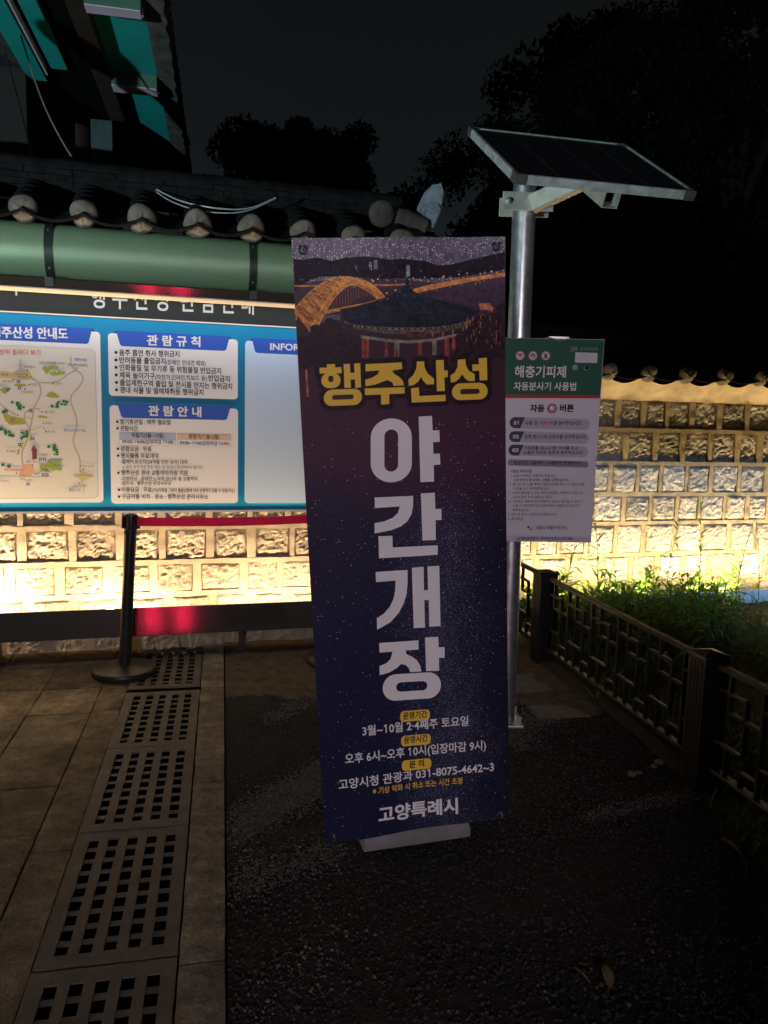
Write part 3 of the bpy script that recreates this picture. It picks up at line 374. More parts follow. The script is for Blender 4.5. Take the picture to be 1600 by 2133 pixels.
PIC = {'hill': [(-0.2974,0.8463),(-0.2738,0.8434),(-0.2338,0.8494),(-0.1944,0.8394),(-0.1577,0.8485),(-0.101,0.8498),(-0.0685,0.8464),(-0.0358,0.8406),(-0.0027,0.8429),(0.0387,0.8385),(0.0679,0.8362),(0.1012,0.8249),(0.1435,0.8267),(0.1948,0.8379),(0.2508,0.8499),(0.2993,0.8581),(0.2994,0.8095),(0.1642,0.7916),(0.0373,0.7896),(-0.087,0.7916),(-0.156,0.7985),(-0.2244,0.7996),(-0.2651,0.7868),(-0.3001,0.7644)],'water': [(-0.2525,0.6858),(-0.2136,0.6958),(-0.1788,0.6996),(-0.1803,0.6682),(-0.1988,0.6647),(-0.2484,0.6484)],'river': [(0.0276,0.7464),(0.1636,0.7578),(0.2992,0.7774),(0.2988,0.7046),(0.18,0.7153),(0.1201,0.7246)],'road': [(0.0238,0.7584),(0.0788,0.7712),(0.164,0.7844),(0.2329,0.7925),(0.2994,0.8007),(0.2993,0.7915),(0.2501,0.7871),(0.1853,0.7773),(0.1125,0.7647),(0.0319,0.7495)],'road_far': [(-0.2993,0.7778),(-0.2095,0.7774),(-0.1039,0.7771),(-0.0215,0.7757),(0.0244,0.7781),(0.0242,0.7733),(-0.0466,0.7706),(-0.1693,0.7736),(-0.2996,0.7739)],'deck': [(-0.2454,0.7051),(-0.1719,0.7171),(-0.106,0.7275),(-0.0518,0.7409),(-0.052,0.7362),(-0.1062,0.7216),(-0.1723,0.7081),(-0.248,0.6935)],'roof': [(-0.177,0.7122),(-0.1392,0.7176),(-0.0894,0.7291),(-0.0392,0.7446),(-0.0055,0.7569),(-0.0027,0.7675),(0.0053,0.7705),(0.0088,0.7862),(0.0132,0.7959),(0.0171,0.7853),(0.0191,0.7711),(0.0274,0.767),(0.0287,0.7551),(0.0612,0.7418),(0.1032,0.731),(0.1414,0.7202),(0.18,0.7133),(0.2058,0.7026),(0.2165,0.6943),(0.2011,0.6825),(0.1706,0.6691),(0.1317,0.662),(0.0759,0.6582),(0.0123,0.6583),(-0.0505,0.6616),(-0.1085,0.6655),(-0.1453,0.672),(-0.1694,0.6837)],'spire': [(0.0108,0.8233),(0.0158,0.826),(0.0207,0.8232),(0.0207,0.7958),(0.0098,0.7932)],'eaves': [(-0.1695,0.6817),(-0.1454,0.6712),(-0.1085,0.6647),(-0.0505,0.6608),(0.0123,0.6575),(0.0759,0.6574),(0.1317,0.6612),(0.1727,0.6682),(0.201,0.6764),(0.1747,0.6547),(0.1443,0.6495),(0.0883,0.6388),(0.0329,0.6384),(-0.0512,0.6428),(-0.1091,0.6504),(-0.1418,0.6592)],'beam': [(-0.124,0.6409),(-0.0517,0.628),(0.0113,0.6229),(0.0837,0.6256),(0.1506,0.6371),(0.1504,0.6302),(0.0835,0.6175),(0.011,0.614),(-0.052,0.6199),(-0.1243,0.6329)],'plaque': [(0.0056,0.6464),(0.0607,0.6465),(0.0615,0.6271),(0.0055,0.6271)],'pillars': [[(-0.1215,0.6328),(-0.1132,0.6326),(-0.1154,0.5785),(-0.1237,0.5788)],[(-0.1106,0.6345),(-0.1007,0.6342),(-0.1029,0.5781),(-0.1129,0.5784)],[(-0.0569,0.6229),(-0.0486,0.6226),(-0.0501,0.5803),(-0.0585,0.5806)],[(-0.0302,0.6181),(-0.0159,0.6176),(-0.0172,0.5784),(-0.0316,0.5789)],[(0.0373,0.616),(0.0493,0.6157),(0.0483,0.5811),(0.0364,0.5815)],[(0.0792,0.6188),(0.0921,0.6184),(0.0911,0.5797),(0.0783,0.5801)],[(0.1159,0.6279),(0.1288,0.6275),(0.1277,0.5744),(0.1147,0.5748)],[(0.1376,0.6354),(0.1475,0.6351),(0.1467,0.5902),(0.1367,0.5905)]],'trees': [(-0.2982,0.6242),(-0.2812,0.6394),(-0.2565,0.6486),(-0.2315,0.6617),(-0.2024,0.6747),(-0.1805,0.6642),(-0.1264,0.633),(-0.1204,0.5786),(-0.2199,0.57),(-0.2694,0.5597),(-0.297,0.5727)],'trees2': [(0.1504,0.6269),(0.1789,0.6506),(0.2183,0.6699),(0.2578,0.6893),(0.2983,0.7046),(0.2992,0.5645),(0.2478,0.5704),(0.1516,0.5777)],'columnlit': [(-0.2818,0.5702),(-0.2769,0.57),(-0.2754,0.4795),(-0.282,0.4778)],'orange': [(0.219,0.7185),(0.2494,0.7199),(0.2624,0.7054),(0.2579,0.6933),(0.2405,0.7019),(0.2231,0.7002)],'arch1o': [(-0.3097,0.7028),(-0.2986,0.716),(-0.2876,0.7283),(-0.2766,0.7396),(-0.2658,0.7498),(-0.2549,0.759),(-0.2441,0.7672),(-0.2334,0.7744),(-0.2227,0.7805),(-0.2121,0.7857),(-0.2015,0.7898),(-0.1909,0.7929),(-0.1804,0.795),(-0.1699,0.7961),(-0.1595,0.7962),(-0.149,0.7953),(-0.1386,0.7933),(-0.1282,0.7903),(-0.1179,0.7863),(-0.1075,0.7812),(-0.0972,0.7751),(-0.0869,0.768),(-0.0766,0.7598),(-0.0663,0.7505),(-0.056,0.7402)],'arch1i': [(-0.3046,0.6871),(-0.2944,0.7007),(-0.2843,0.7134),(-0.2742,0.725),(-0.2642,0.7356),(-0.2542,0.7451),(-0.2444,0.7537),(-0.2345,0.7612),(-0.2247,0.7677),(-0.215,0.7732),(-0.2053,0.7776),(-0.1956,0.7811),(-0.186,0.7835),(-0.1764,0.785),(-0.1669,0.7854),(-0.1574,0.7848),(-0.1479,0.7831),(-0.1384,0.7805),(-0.129,0.7768),(-0.1196,0.772),(-0.1102,0.7663),(-0.1008,0.7594),(-0.0915,0.7516),(-0.0821,0.7426),(-0.0728,0.7327)],'arch2o': [(-0.2642,0.6547),(-0.2547,0.6722),(-0.2453,0.6885),(-0.2359,0.7036),(-0.2266,0.7174),(-0.2174,0.73),(-0.2083,0.7413),(-0.1992,0.7515),(-0.1901,0.7604),(-0.1812,0.7681),(-0.1723,0.7746),(-0.1634,0.7799),(-0.1546,0.784),(-0.1458,0.7869),(-0.1371,0.7885),(-0.1285,0.789),(-0.1198,0.7883),(-0.1112,0.7863),(-0.1027,0.7831),(-0.0941,0.7787),(-0.0856,0.7731),(-0.0772,0.7662),(-0.0687,0.7581),(-0.0603,0.7488),(-0.0519,0.7381)],'arch2i': [(-0.2504,0.6484),(-0.242,0.6653),(-0.2337,0.6811),(-0.2255,0.6956),(-0.2173,0.709),(-0.2092,0.7212),(-0.2011,0.7322),(-0.1931,0.7421),(-0.1852,0.7507),(-0.1773,0.7583),(-0.1695,0.7646),(-0.1618,0.7698),(-0.1541,0.7739),(-0.1464,0.7768),(-0.1388,0.7785),(-0.1312,0.7791),(-0.1236,0.7785),(-0.1161,0.7768),(-0.1087,0.7739),(-0.1013,0.7698),(-0.0939,0.7646),(-0.0865,0.7581),(-0.0792,0.7505),(-0.0718,0.7417),(-0.0646,0.7317)],'lamps': [(-0.1504,0.7868),(-0.0871,0.7877),(-0.084,0.7838),(-0.0706,0.7894),(-0.046,0.7863),(-0.0213,0.7835),(0.0184,0.788),(0.0289,0.7898),(0.0393,0.7865),(0.0497,0.7847),(0.0625,0.7924),(0.0727,0.7812),(0.0835,0.7889),(0.1131,0.7904),(0.1174,0.7943),(0.1386,0.792),(0.1622,0.7988),(0.1857,0.8012),(0.2244,0.7998),(0.2373,0.8024),(0.2568,0.8053),(0.272,0.8027),(0.2916,0.8076),(0.1385,0.786),(0.1599,0.7897),(-0.0472,0.7518),(-0.0221,0.7592),(0.024,0.7643)]}
MAP = {'paths': [([(-0.3868,1.7902),(-0.3942,1.7573),(-0.383,1.7306),(-0.3655,1.7096),(-0.3398,1.6997),(-0.3247,1.6784),(-0.3252,1.6565),(-0.3415,1.623),(-0.3787,1.5833),(-0.4028,1.5497),(-0.3908,1.506),(-0.3687,1.4515),(-0.3619,1.4074),(-0.3709,1.3572),(-0.3912,1.3124),(-0.3833,1.2679),(-0.3608,1.2235),(-0.3486,1.1844),(-0.3548,1.1393),(-0.3528,1.1112),(-0.3316,1.1169)],0.004),([(-0.3655,1.7096),(-0.3967,1.6974),(-0.4282,1.669),(-0.4648,1.6404),(-0.5109,1.6334),(-0.5642,1.6342)],0.0036),([(-0.6013,1.6571),(-0.5642,1.6342),(-0.5525,1.5994),(-0.5587,1.5557),(-0.5801,1.517),(-0.5988,1.4839),(-0.6024,1.4456),(-0.6141,1.3908),(-0.6227,1.3578),(-0.6317,1.3083),(-0.6585,1.2585),(-0.6725,1.2143),(-0.664,1.1593)],0.0045),([(-0.561,1.474),(-0.5759,1.4872),(-0.5988,1.4839),(-0.6319,1.4721),(-0.6502,1.4499),(-0.6487,1.4173),(-0.6249,1.3687)],0.0036),([(-0.6176,1.3579),(-0.5843,1.3695),(-0.5521,1.3894),(-0.5337,1.3529)],0.0022),([(-0.7756,1.5087),(-0.747,1.4744),(-0.6929,1.4488)],0.003),([(-0.6505,1.439),(-0.6131,1.4247)],0.0026),([(-0.6021,1.1015),(-0.571,1.1156),(-0.5526,1.1296)],0.0026),([(-0.3456,1.0774),(-0.3486,1.0604),(-0.3282,1.0264),(-0.3407,0.9867)],0.002),([(-0.7895,1.0924),(-0.5048,1.0852)],0.0012)],'tan': [[(-0.772,1.6907),(-0.7398,1.6946),(-0.7054,1.6853),(-0.68,1.7023),(-0.6448,1.7118),(-0.6152,1.6996),(-0.5961,1.6627),(-0.6218,1.6456),(-0.672,1.641),(-0.7214,1.6526),(-0.7732,1.6533)],[(-0.664,1.1593),(-0.6359,1.1651),(-0.6056,1.157),(-0.6017,1.1154),(-0.6229,1.0876),(-0.6889,1.0928),(-0.6804,1.1205)],[(-0.39,1.0941),(-0.3263,1.117),(-0.2711,1.0946),(-0.3327,1.0633)]],'olive': [[(-0.7603,1.4471),(-0.7476,1.4555),(-0.7183,1.4373),(-0.6834,1.4317),(-0.6534,1.4281),(-0.6418,1.3929),(-0.6898,1.3891),(-0.7249,1.3856),(-0.7491,1.4095)],[(-0.6975,1.6202),(-0.6725,1.6243),(-0.63,1.621),(-0.6379,1.6083),(-0.6929,1.608)],[(-0.5332,1.5593),(-0.5124,1.579),(-0.4969,1.586),(-0.4766,1.5774),(-0.4515,1.5564),(-0.4723,1.5486),(-0.5131,1.5506)],[(-0.5772,1.4408),(-0.5617,1.4477),(-0.5237,1.4394),(-0.5265,1.4311),(-0.5723,1.4327)],[(-0.6688,1.2858),(-0.6551,1.2871),(-0.6688,1.2529),(-0.6777,1.2582)],[(-0.6891,1.2471),(-0.6764,1.25),(-0.6825,1.217),(-0.6942,1.2141)],[(-0.621,1.3277),(-0.6082,1.3334),(-0.6158,1.2976),(-0.626,1.2963)]],'pines': [(-0.6935,1.511),(-0.674,1.4927),(-0.6642,1.4848),(-0.4627,1.5205),(-0.4318,1.5214),(-0.4838,1.498),(-0.7383,1.5877),(-0.7473,1.4636),(-0.7413,1.3418),(-0.7218,1.3286),(-0.5052,1.2662),(-0.485,1.2498),(-0.4753,1.2277),(-0.7526,1.1503),(-0.7706,1.3603),(-0.6484,1.3436),(-0.6568,1.3161)],'bush': [(-0.5238,1.7194),(-0.4882,1.7209),(-0.5092,1.6984),(-0.4737,1.6917),(-0.4481,1.6954),(-0.5498,1.138),(-0.5183,1.1605),(-0.4922,1.1719),(-0.4716,1.1693),(-0.5034,1.1383),(-0.4775,1.1385),(-0.7633,1.5815)],'dots': [(-0.3589,1.7251),(-0.6236,1.703),(-0.6275,1.6739),(-0.6982,1.647),(-0.6175,1.6209),(-0.6399,1.5937),(-0.4905,1.633),(-0.5526,1.4649),(-0.6816,1.4437),(-0.5462,1.3999),(-0.5338,1.3513),(-0.6138,1.157),(-0.552,1.1324),(-0.6995,1.1083),(-0.3344,1.1327),(-0.3594,1.0491)],'icons': [(-0.6736,1.6372),(-0.6682,1.6008),(-0.6138,1.4715),(-0.709,1.4159),(-0.6053,1.3104),(-0.6782,1.2747),(-0.5678,1.1917),(-0.5473,1.1919),(-0.5565,1.1001),(-0.5359,1.1002),(-0.6395,1.0447)],'statue': [[(-0.6184,1.2425),(-0.6033,1.273),(-0.5838,1.2419),(-0.589,1.2374),(-0.5862,1.1932),(-0.6124,1.1874),(-0.6125,1.2371)],[(-0.6622,1.7645),(-0.6572,1.7648),(-0.6524,1.7088),(-0.6156,1.6834),(-0.7032,1.6779),(-0.6674,1.7082)]]}

# ------------------------------------------------------------------ shared materials
STONE_L = island_mat('rough_granite_buff', [(.34, .28, .215), (.39, .33, .255), (.30, .25, .19), (.42, .36, .29)], .85, .8, 42, 22, bdist=.03)
STONE_R = island_mat('rough_granite_grey', [(.42, .40, .37), (.50, .47, .43), (.33, .31, .28), (.54, .52, .49), (.38, .35, .31)], .85, .8, 38, 20, bdist=.03)
MORTAR = mat('lime_mortar', (.31, .25, .185), .9, var=.22, vscale=7, bump=.5, bscale=90)
MORTAR_R = mat('weathered_mortar', (.30, .245, .165), .9, var=.35, vscale=9, bump=.6, bscale=80)
PLASTER = mat('cracked_plaster', (.46, .37, .26), .85, var=.25, vscale=5, bump=.5, bscale=22)
TILE = mat('dark_roof_tile', (.009, .0095, .010), .9, spec=.08, var=.5, vscale=14, bump=.4, bscale=60)
CAP = mat('pale_tile_plaster', (.145, .12, .092), .85, var=.4, vscale=18, bump=.4, bscale=60)
STEEL = mat('brushed_steel', (.17, .145, .13), .085, metal=.75, bump=.012, bscale=3, stretch=(14, 1, .6))
GALV = mat('galvanised_steel', (.58, .62, .63), .34, metal=.9, var=.18, vscale=26, bump=.06, bscale=50)
DARKMETAL = mat('dark_coated_metal', (.022, .023, .025), .42, var=.35, vscale=30, bump=.05, bscale=120)
BLACKP = mat('black_plastic', (.018, .018, .019), .42, var=.3, vscale=25, bump=.03, bscale=150)

# ------------------------------------------------------------------ ground, drain side
K0 = Vector((-.936, 4.462, 0)); DD = Vector((-.2071, .9783, 0)); DC = Vector((.9783, .2071, 0))
DF = (K0, DC, DD, UP)                                     # t across the drain (0 = kerb's right edge), s along it toward the wall
mb = MB(); mb.box(-70, 70, -40, 90, -.42, -.40)
structure('ground', mb, mat('dark_earth', (.03, .027, .022), .95, var=.4))

# asphalt right of the kerb: a fine grid near the viewer, coarse beyond
mb = MB(DF)
ts = list(np.arange(0.004, 2.6, .035)) + list(np.arange(2.6, 34, 1.5))
ss = [-30, -14, -7] + list(np.arange(-5, 1.55, .035)) + [1.6, 2.2]
grid = [[mb.pt((t, s_, .006 * noise.noise((t * 2.3, s_ * 2.3, 0)) + .004 * noise.noise((t * 9, s_ * 9, 3)) - .012 - (.0 if t < 2.5 else .01))) for t in ts] for s_ in ss]
for a, b in zip(grid, grid[1:]):
    for k in range(len(ts) - 1): mb.face((a[k], a[k + 1], b[k + 1], b[k]))
ASPH = mat('coarse_asphalt', (.017, .016, .014), .85, spec=.12, col2=(.046, .042, .036), vscale=38, detail=9, bump=1., bscale=110)
structure('asphalt', mb, ASPH, smooth=True)

def slab_row(mb, t0, t1, cuts, z=0., gap=.005, seed=0):
    rr = random.Random(seed)
    for a, b in zip(cuts, cuts[1:]):
        dz = rr.uniform(-.003, .003); g = gap * .5
        nt = max(2, int((t1 - t0) / .045)); ns = max(2, int((b - a) / .045))
        P_ = {}
        for i in range(nt + 1):
            for j in range(ns + 1):
                e = (i in (0, nt)) or (j in (0, ns))
                t = t0 + g + (t1 - t0 - 2 * g) * i / nt; s_ = a + g + (b - a - 2 * g) * j / ns
                jit = .0042 if e else 0
                t += jit * noise.noise((t * 40, s_ * 40, seed)); s_ += jit * noise.noise((t * 40, s_ * 40, seed + 5))
                P_[i, j] = mb.pt((t, s_, z + dz + (-.004 if e else .0028 * noise.noise((t * 14, s_ * 14, seed)))))
        for i in range(nt):
            for j in range(ns): mb.face((P_[i, j], P_[i + 1, j], P_[i + 1, j + 1], P_[i, j + 1]))
        rim = [P_[i, 0] for i in range(nt + 1)] + [P_[nt, j] for j in range(1, ns + 1)] + [P_[i, ns] for i in range(nt - 1, -1, -1)] + [P_[0, j] for j in range(ns - 1, 0, -1)]
        low = []
        for k in rim:
            p = mb.v[k].copy(); p.z = -.09; mb.v.append(p); low.append(len(mb.v) - 1)
        for k in range(len(rim)): mb.face((rim[k], rim[(k + 1) % len(rim)], low[(k + 1) % len(rim)], low[k]))

PAVE = island_mat('granite_paving', [(.25, .195, .125), (.34, .27, .175), (.175, .135, .085), (.29, .225, .145), (.21, .165, .11)], .8, 1., 30, 11, bdist=.05, speck=110, spec=.15)
mb = MB(DF)
rows = [1.1, .74, .37, .04, -.33, -.69, -1.05, -1.455, -1.82, -2.2, -2.56, -2.93, -3.3, -3.7]
for k in range(9):
    a = -.65 - .298 * k
    slab_row(mb, a - .298, a, [q + (.0 if k % 2 == 0 else .012) for q in rows][::-1], 0., .007, k)
slab_row(mb, -.65, -.511, [-3.9, -3.1, -1.94, -.66, -.42, .40, 1.1], .002, .007, 31)
structure('pavement', mb, PAVE, smooth=False)
mb = MB(DF); slab_row(mb, -.128, 0, [-4.2, -3.6, -2.58, -1.53, -.425, .36], .008, .006, 51)
structure('kerb', mb, island_mat('pale_kerb_granite', [(.33, .275, .195), (.40, .34, .245), (.29, .24, .17)], .8, 1., 30, 11, bdist=.05, speck=110, spec=.15))
mb = MB(DF); mb.box(-6, -.516, -6, 1.3, -.16, -.085); mb.box(-.126, -.0, -6, 1.3, -.16, -.085)
structure('bedding', mb, mat('dirty_joint_sand', (.045, .038, .03), .95, var=.4, vscale=40))
mb = MB(DF); mb.box(-.13, 2.9, .36, 1.35, -.2, -.006)
structure('wall_footing_strip', mb, mat('damp_concrete', (.10, .085, .06), .85, var=.45, vscale=6, bump=.6, bscale=50))

mb = MB(DF); mb.box(-.516, -.126, -6, .36, -.40, -.30)
structure('trench_floor', mb, mat('trench_shade', (.004, .004, .004), 1., spec=.05))  # near-black floor stands in for the shade under the grates

# cast drain grates, five by nine square holes
def grate():
    mb = MB(DF); s0, s1 = -.345, .345; t0, t1 = -.5085, -.1315
    nx, ny = 5, 9
    hx = [t0 + .045 + k * .0645 for k in range(nx)]; hy = [s0 + .05 + k * .0682 for k in range(ny)]
    xs = [t0]; ys = [s0]
    for k in hx: xs += [k, k + .034]
    for k in hy: ys += [k, k + .043]
    xs.append(t1); ys.append(s1)
    jit = lambda a, b, q: .0022 * noise.noise((a * 60, b * 60, q))
    V = {}
    for i, a in enumerate(xs):
        for j, b in enumerate(ys):
            V[i, j] = (mb.pt((a + jit(a, b, 0), b + jit(a, b, 9), .006 + jit(a, b, 4) * .6)), mb.pt((a + jit(a, b, 0), b + jit(a, b, 9), -.001)))
    hole = lambda i, j: i % 2 == 1 and j % 2 == 1
    nX, nY = len(xs) - 1, len(ys) - 1
    for i in range(nX):
        for j in range(nY):
            q = [(i, j), (i + 1, j), (i + 1, j + 1), (i, j + 1)]
            if not hole(i, j) and i % 2 == 1 and 0 < j < nY - 1:   # cross bars sit lower than the long ribs
                lo = []
                for k in q: p = mb.v[V[k][0]].copy(); p.z -= .0065; mb.v.append(p); lo.append(len(mb.v) - 1)
                mb.face(lo); mb.face((lo[1], lo[2], V[q[2]][0], V[q[1]][0])); mb.face((lo[3], lo[0], V[q[0]][0], V[q[3]][0]))
                continue
            if not hole(i, j):
                mb.face([V[k][0] for k in q]); mb.face([V[k][1] for k in q][::-1])
            for (a, b, ni, nj) in ((q[0], q[1], i, j - 1), (q[1], q[2], i + 1, j), (q[2], q[3], i, j + 1), (q[3], q[0], i - 1, j)):
                out = not (0 <= ni < nX and 0 <= nj < nY)
                if not hole(i, j) and (out or hole(ni, nj)): mb.face((V[a][0], V[b][0], V[b][1], V[a][1]))
    return mb
GRATE = mat('cast_drain_grate', (.062, .052, .041), .75, col2=(.130, .108, .084), vscale=7, detail=9, bump=1., bscale=40)
ang = math.atan2(DC.y, DC.x)
g0 = obj('drain_grate', grate(), GRATE, loc=K0 + DC * -.32, rz=ang)
gl = ['rusty drain grate half under the black stanchion base', 'brown drain grate just in front of the stanchion base', 'brown drain grate third from the wall, whole and clean edged',
      'worn drain grate with crumbled left edge, second nearest the viewer', 'dark drain grate cut off by the bottom of the photo']
for k, s_ in enumerate((-.055, -.805, -1.50, -2.19, -2.89)):
    o = g0 if k == 0 else g0.copy()
    if k: COL.objects.link(o)
    o.matrix_world = Matrix.Translation(K0 + DC * -.32 + DD * s_ + UP * rnd.uniform(-.003, .002)) @ Matrix.Rotation(ang + rnd.uniform(-.004, .004), 4, 'Z')
    tag(o, gl[k], 'drain grate', 'drain grates in a row')

# trodden soil between the asphalt's ragged end and the wall
mb = MB(DF); ts = np.arange(.006, 1.93, .03); G = []
for k in range(46):
    row = []
    for t in ts:
        s_f = -.55 - .45 * (t / 1.9) + .16 * noise.noise((t * 3, 0, 5)) + .05 * noise.noise((t * 14, 0, 2)); s_ = s_f + (.42 - s_f) * k / 45
        row.append(mb.pt((t, s_, -.006 + .006 * min(1, k / 3) - (.012 if k == 0 else 0) + .008 * noise.noise((t * 5, s_ * 5, 0)) + .004 * noise.noise((t * 22, s_ * 22, 3)))))
    G.append(row)
for a, b in zip(G, G[1:]):
    for k in range(len(ts) - 1): mb.face((a[k], a[k + 1], b[k + 1], b[k]))
structure('trodden_soil', mb, mat('trodden_soil', (.055, .042, .028), .95, spec=.1, col2=(.15, .115, .075), vscale=14, detail=9, bump=1., bscale=55), smooth=True)

# crushed stone in the asphalt
def scatter_chips(n, seed, place, size):
    rg = np.random.default_rng(seed)
    base = np.array([(1, 0, 0), (-1, 0, 0), (0, 1, 0), (0, -1, 0), (0, 0, 1), (0, 0, -.6)], float)
    fa = np.array([(0, 2, 4), (2, 1, 4), (1, 3, 4), (3, 0, 4), (2, 0, 5), (1, 2, 5), (3, 1, 5), (0, 3, 5)])
    pos = place(rg, n); n = len(pos)
    sc = size[0] + (size[1] - size[0]) * rg.random((n, 1, 1)) ** 2.2
    v = base[None] * (0.55 + .75 * rg.random((n, 6, 1))) * sc
    a = rg.random(n) * 6.283; b = rg.normal(0, .5, n)
    ca, sa, cb, sb = np.cos(a), np.sin(a), np.cos(b), np.sin(b)
    x = v[..., 0] * ca[:, None] - v[..., 1] * sa[:, None]; y = v[..., 0] * sa[:, None] + v[..., 1] * ca[:, None]; z = v[..., 2] * .8
    y2 = y * cb[:, None] - z * sb[:, None]; z2 = y * sb[:, None] + z * cb[:, None]
    v = np.stack([x, y2, z2], -1) + pos[:, None, :]
    mb = MB(); mb.v = [Vector(q) for q in v.reshape(-1, 3)]
    mb.f = [tuple(q) for q in (fa[None] + (np.arange(n) * 6)[:, None, None]).reshape(-1, 3)]
    return mb
def chip_place(rg, n):
    s_ = 1.5 - (rg.random(n) ** .8) * 5.0; t = rg.random(n) * 2.0 + .008
    p = np.array(K0)[None] + np.array(DC)[None] * t[:, None] + np.array(DD)[None] * s_[:, None]
    p[:, 2] = -.010
    keep = (s_ < -.9 + .25 * np.sin(t * 5)) | (rg.random(n) < .25)
    return p[keep]
CHIP = island_mat('crushed_stone', [(.026, .024, .020), (.038, .035, .030), (.018, .016, .014), (.062, .058, .050), (.034, .031, .026)], .85, .3, 120, 40)
tag(obj('gravel', scatter_chips(34000, 3, chip_place, (.0032, .0095)), CHIP, recalc=False), kind='stuff')
def light_band_place(rg, n):                                     # streaks of paler chips standing in for bands of light on the gravel
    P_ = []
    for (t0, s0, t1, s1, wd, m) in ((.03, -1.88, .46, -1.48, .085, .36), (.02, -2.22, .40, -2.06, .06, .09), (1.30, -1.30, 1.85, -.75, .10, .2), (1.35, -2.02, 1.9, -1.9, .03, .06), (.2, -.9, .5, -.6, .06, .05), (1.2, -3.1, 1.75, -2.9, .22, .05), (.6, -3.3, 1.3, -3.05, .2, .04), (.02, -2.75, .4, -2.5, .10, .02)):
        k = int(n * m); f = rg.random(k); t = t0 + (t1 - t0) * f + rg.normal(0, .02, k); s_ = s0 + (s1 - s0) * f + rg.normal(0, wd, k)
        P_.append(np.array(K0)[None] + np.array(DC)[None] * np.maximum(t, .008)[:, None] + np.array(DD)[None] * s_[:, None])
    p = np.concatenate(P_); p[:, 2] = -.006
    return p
LIGHT_BAND = island_mat('light_band_chips', [(.045, .042, .036), (.11, .105, .092), (.025, .023, .02), (.15, .142, .126), (.07, .065, .056)], .8, .3, 120, 40)
tag(obj('light_band_gravel', scatter_chips(20000, 8, light_band_place, (.0022, .0075)), LIGHT_BAND, recalc=False), kind='stuff')

# ------------------------------------------------------------------ stone walls with tiled copings
def joint_bar(mb, u0, u1, z0, z1, h, sd, vert):
    """a raised, uneven mortar joint"""
    n = max(2, int(((z1 - z0) if vert else (u1 - u0)) / .03)); pr0 = None
    for k in range(n + 1):
        t = k / n
        if vert: e = [(u0, z0 + (z1 - z0) * t), (u1, z0 + (z1 - z0) * t)]
        else: e = [(u0 + (u1 - u0) * t, z0), (u0 + (u1 - u0) * t, z1)]
        j = [(.004 * noise.noise((q[0] * 25, q[1] * 25, sd + i * 7))) for i, q in enumerate(e)]
        if vert: e = [(e[0][0] + j[0], e[0][1]), (e[1][0] + j[1], e[1][1])]
        else: e = [(e[0][0], e[0][1] + j[0]), (e[1][0], e[1][1] + j[1])]
        hh = h * (1 + .35 * noise.noise((e[0][0] * 12, e[0][1] * 12, sd)))
        ids = mb.pts([(e[0][0], -.004, e[0][1]), (e[0][0], hh, e[0][1]), (e[1][0], hh, e[1][1]), (e[1][0], -.004, e[1][1])])
        if pr0:
            for q in range(3): mb.face((pr0[q], pr0[q + 1], ids[q + 1], ids[q]))
        else: mb.face(ids)
        pr0 = ids
    mb.face(pr0[::-1])

def stones(mb, raised, rows, u0, u1, wid, joint, proud, seed, res=.016):
    rr = random.Random(seed)
    for ri, row in enumerate(rows):
        z0, z1 = row[:2]; jr = row[2] if len(row) > 2 else 0; pm = row[3] if len(row) > 3 else 1.
        u = u0 + rr.uniform(-.2, 0)
        if raised is not None and jr > 0:
            for zb, zt in ((z0 - .034, z0 - .002), (z1 + .002, z1 + .034)):
                joint_bar(raised, u0 - .2, u1, zb, zt, jr, ri + zb, False)
        while u < u1:
            w_ = rr.uniform(*wid); pr = proud * pm * rr.uniform(.6, 1.25); sd = rr.random() * 90
            tx, tz = rr.uniform(-.35, .35), rr.uniform(-.5, .5)
            nu = max(4, int(w_ / res)); nz = max(4, int((z1 - z0) / res))
            j0, j1 = rr.uniform(-.008, .008), rr.uniform(-.008, .008)
            V = {}
            for i in range(nu + 1):
                for k in range(nz + 1):
                    a = i / nu; b = k / nz
                    uu = u + w_ * a; zz = z0 + j0 + (z1 - z0 + j1 - j0) * b
                    e = min(min(a, 1 - a) * w_, min(b, 1 - b) * (z1 - z0))
                    uu += .010 * noise.noise((uu * 9, zz * 9, sd)) + .006 * noise.noise((uu * 30, zz * 30, sd))
                    zz += .010 * noise.noise((uu * 9, zz * 9, sd + 7)) + .006 * noise.noise((uu * 30, zz * 30, sd + 7))
                    if e < 1e-6: d = -.006
                    else:
                        rise = min(1, e / .022) ** .5
                        d = pr * rise * (.85 + tx * (a - .5) + tz * (b - .5)) + rise * (.009 * noise.noise((uu * 7, zz * 7, sd)) + .009 * noise.noise((uu * 18, zz * 22, sd)) + .011 * noise.noise((uu * 45, zz * 52, sd)))
                        d = max(d, .003)
                    V[i, k] = mb.pt((uu, d, zz))
            for i in range(nu):
                for k in range(nz): mb.face((V[i, k], V[i + 1, k], V[i + 1, k + 1], V[i, k + 1]))
            jw = joint * rr.uniform(.7, 1.3)
            if raised is not None and jr > 0: joint_bar(raised, u + w_ + .002, u + w_ + jw - .002, z0 - .002, z1 + .002, jr * .93, sd, True)
            u += w_ + jw

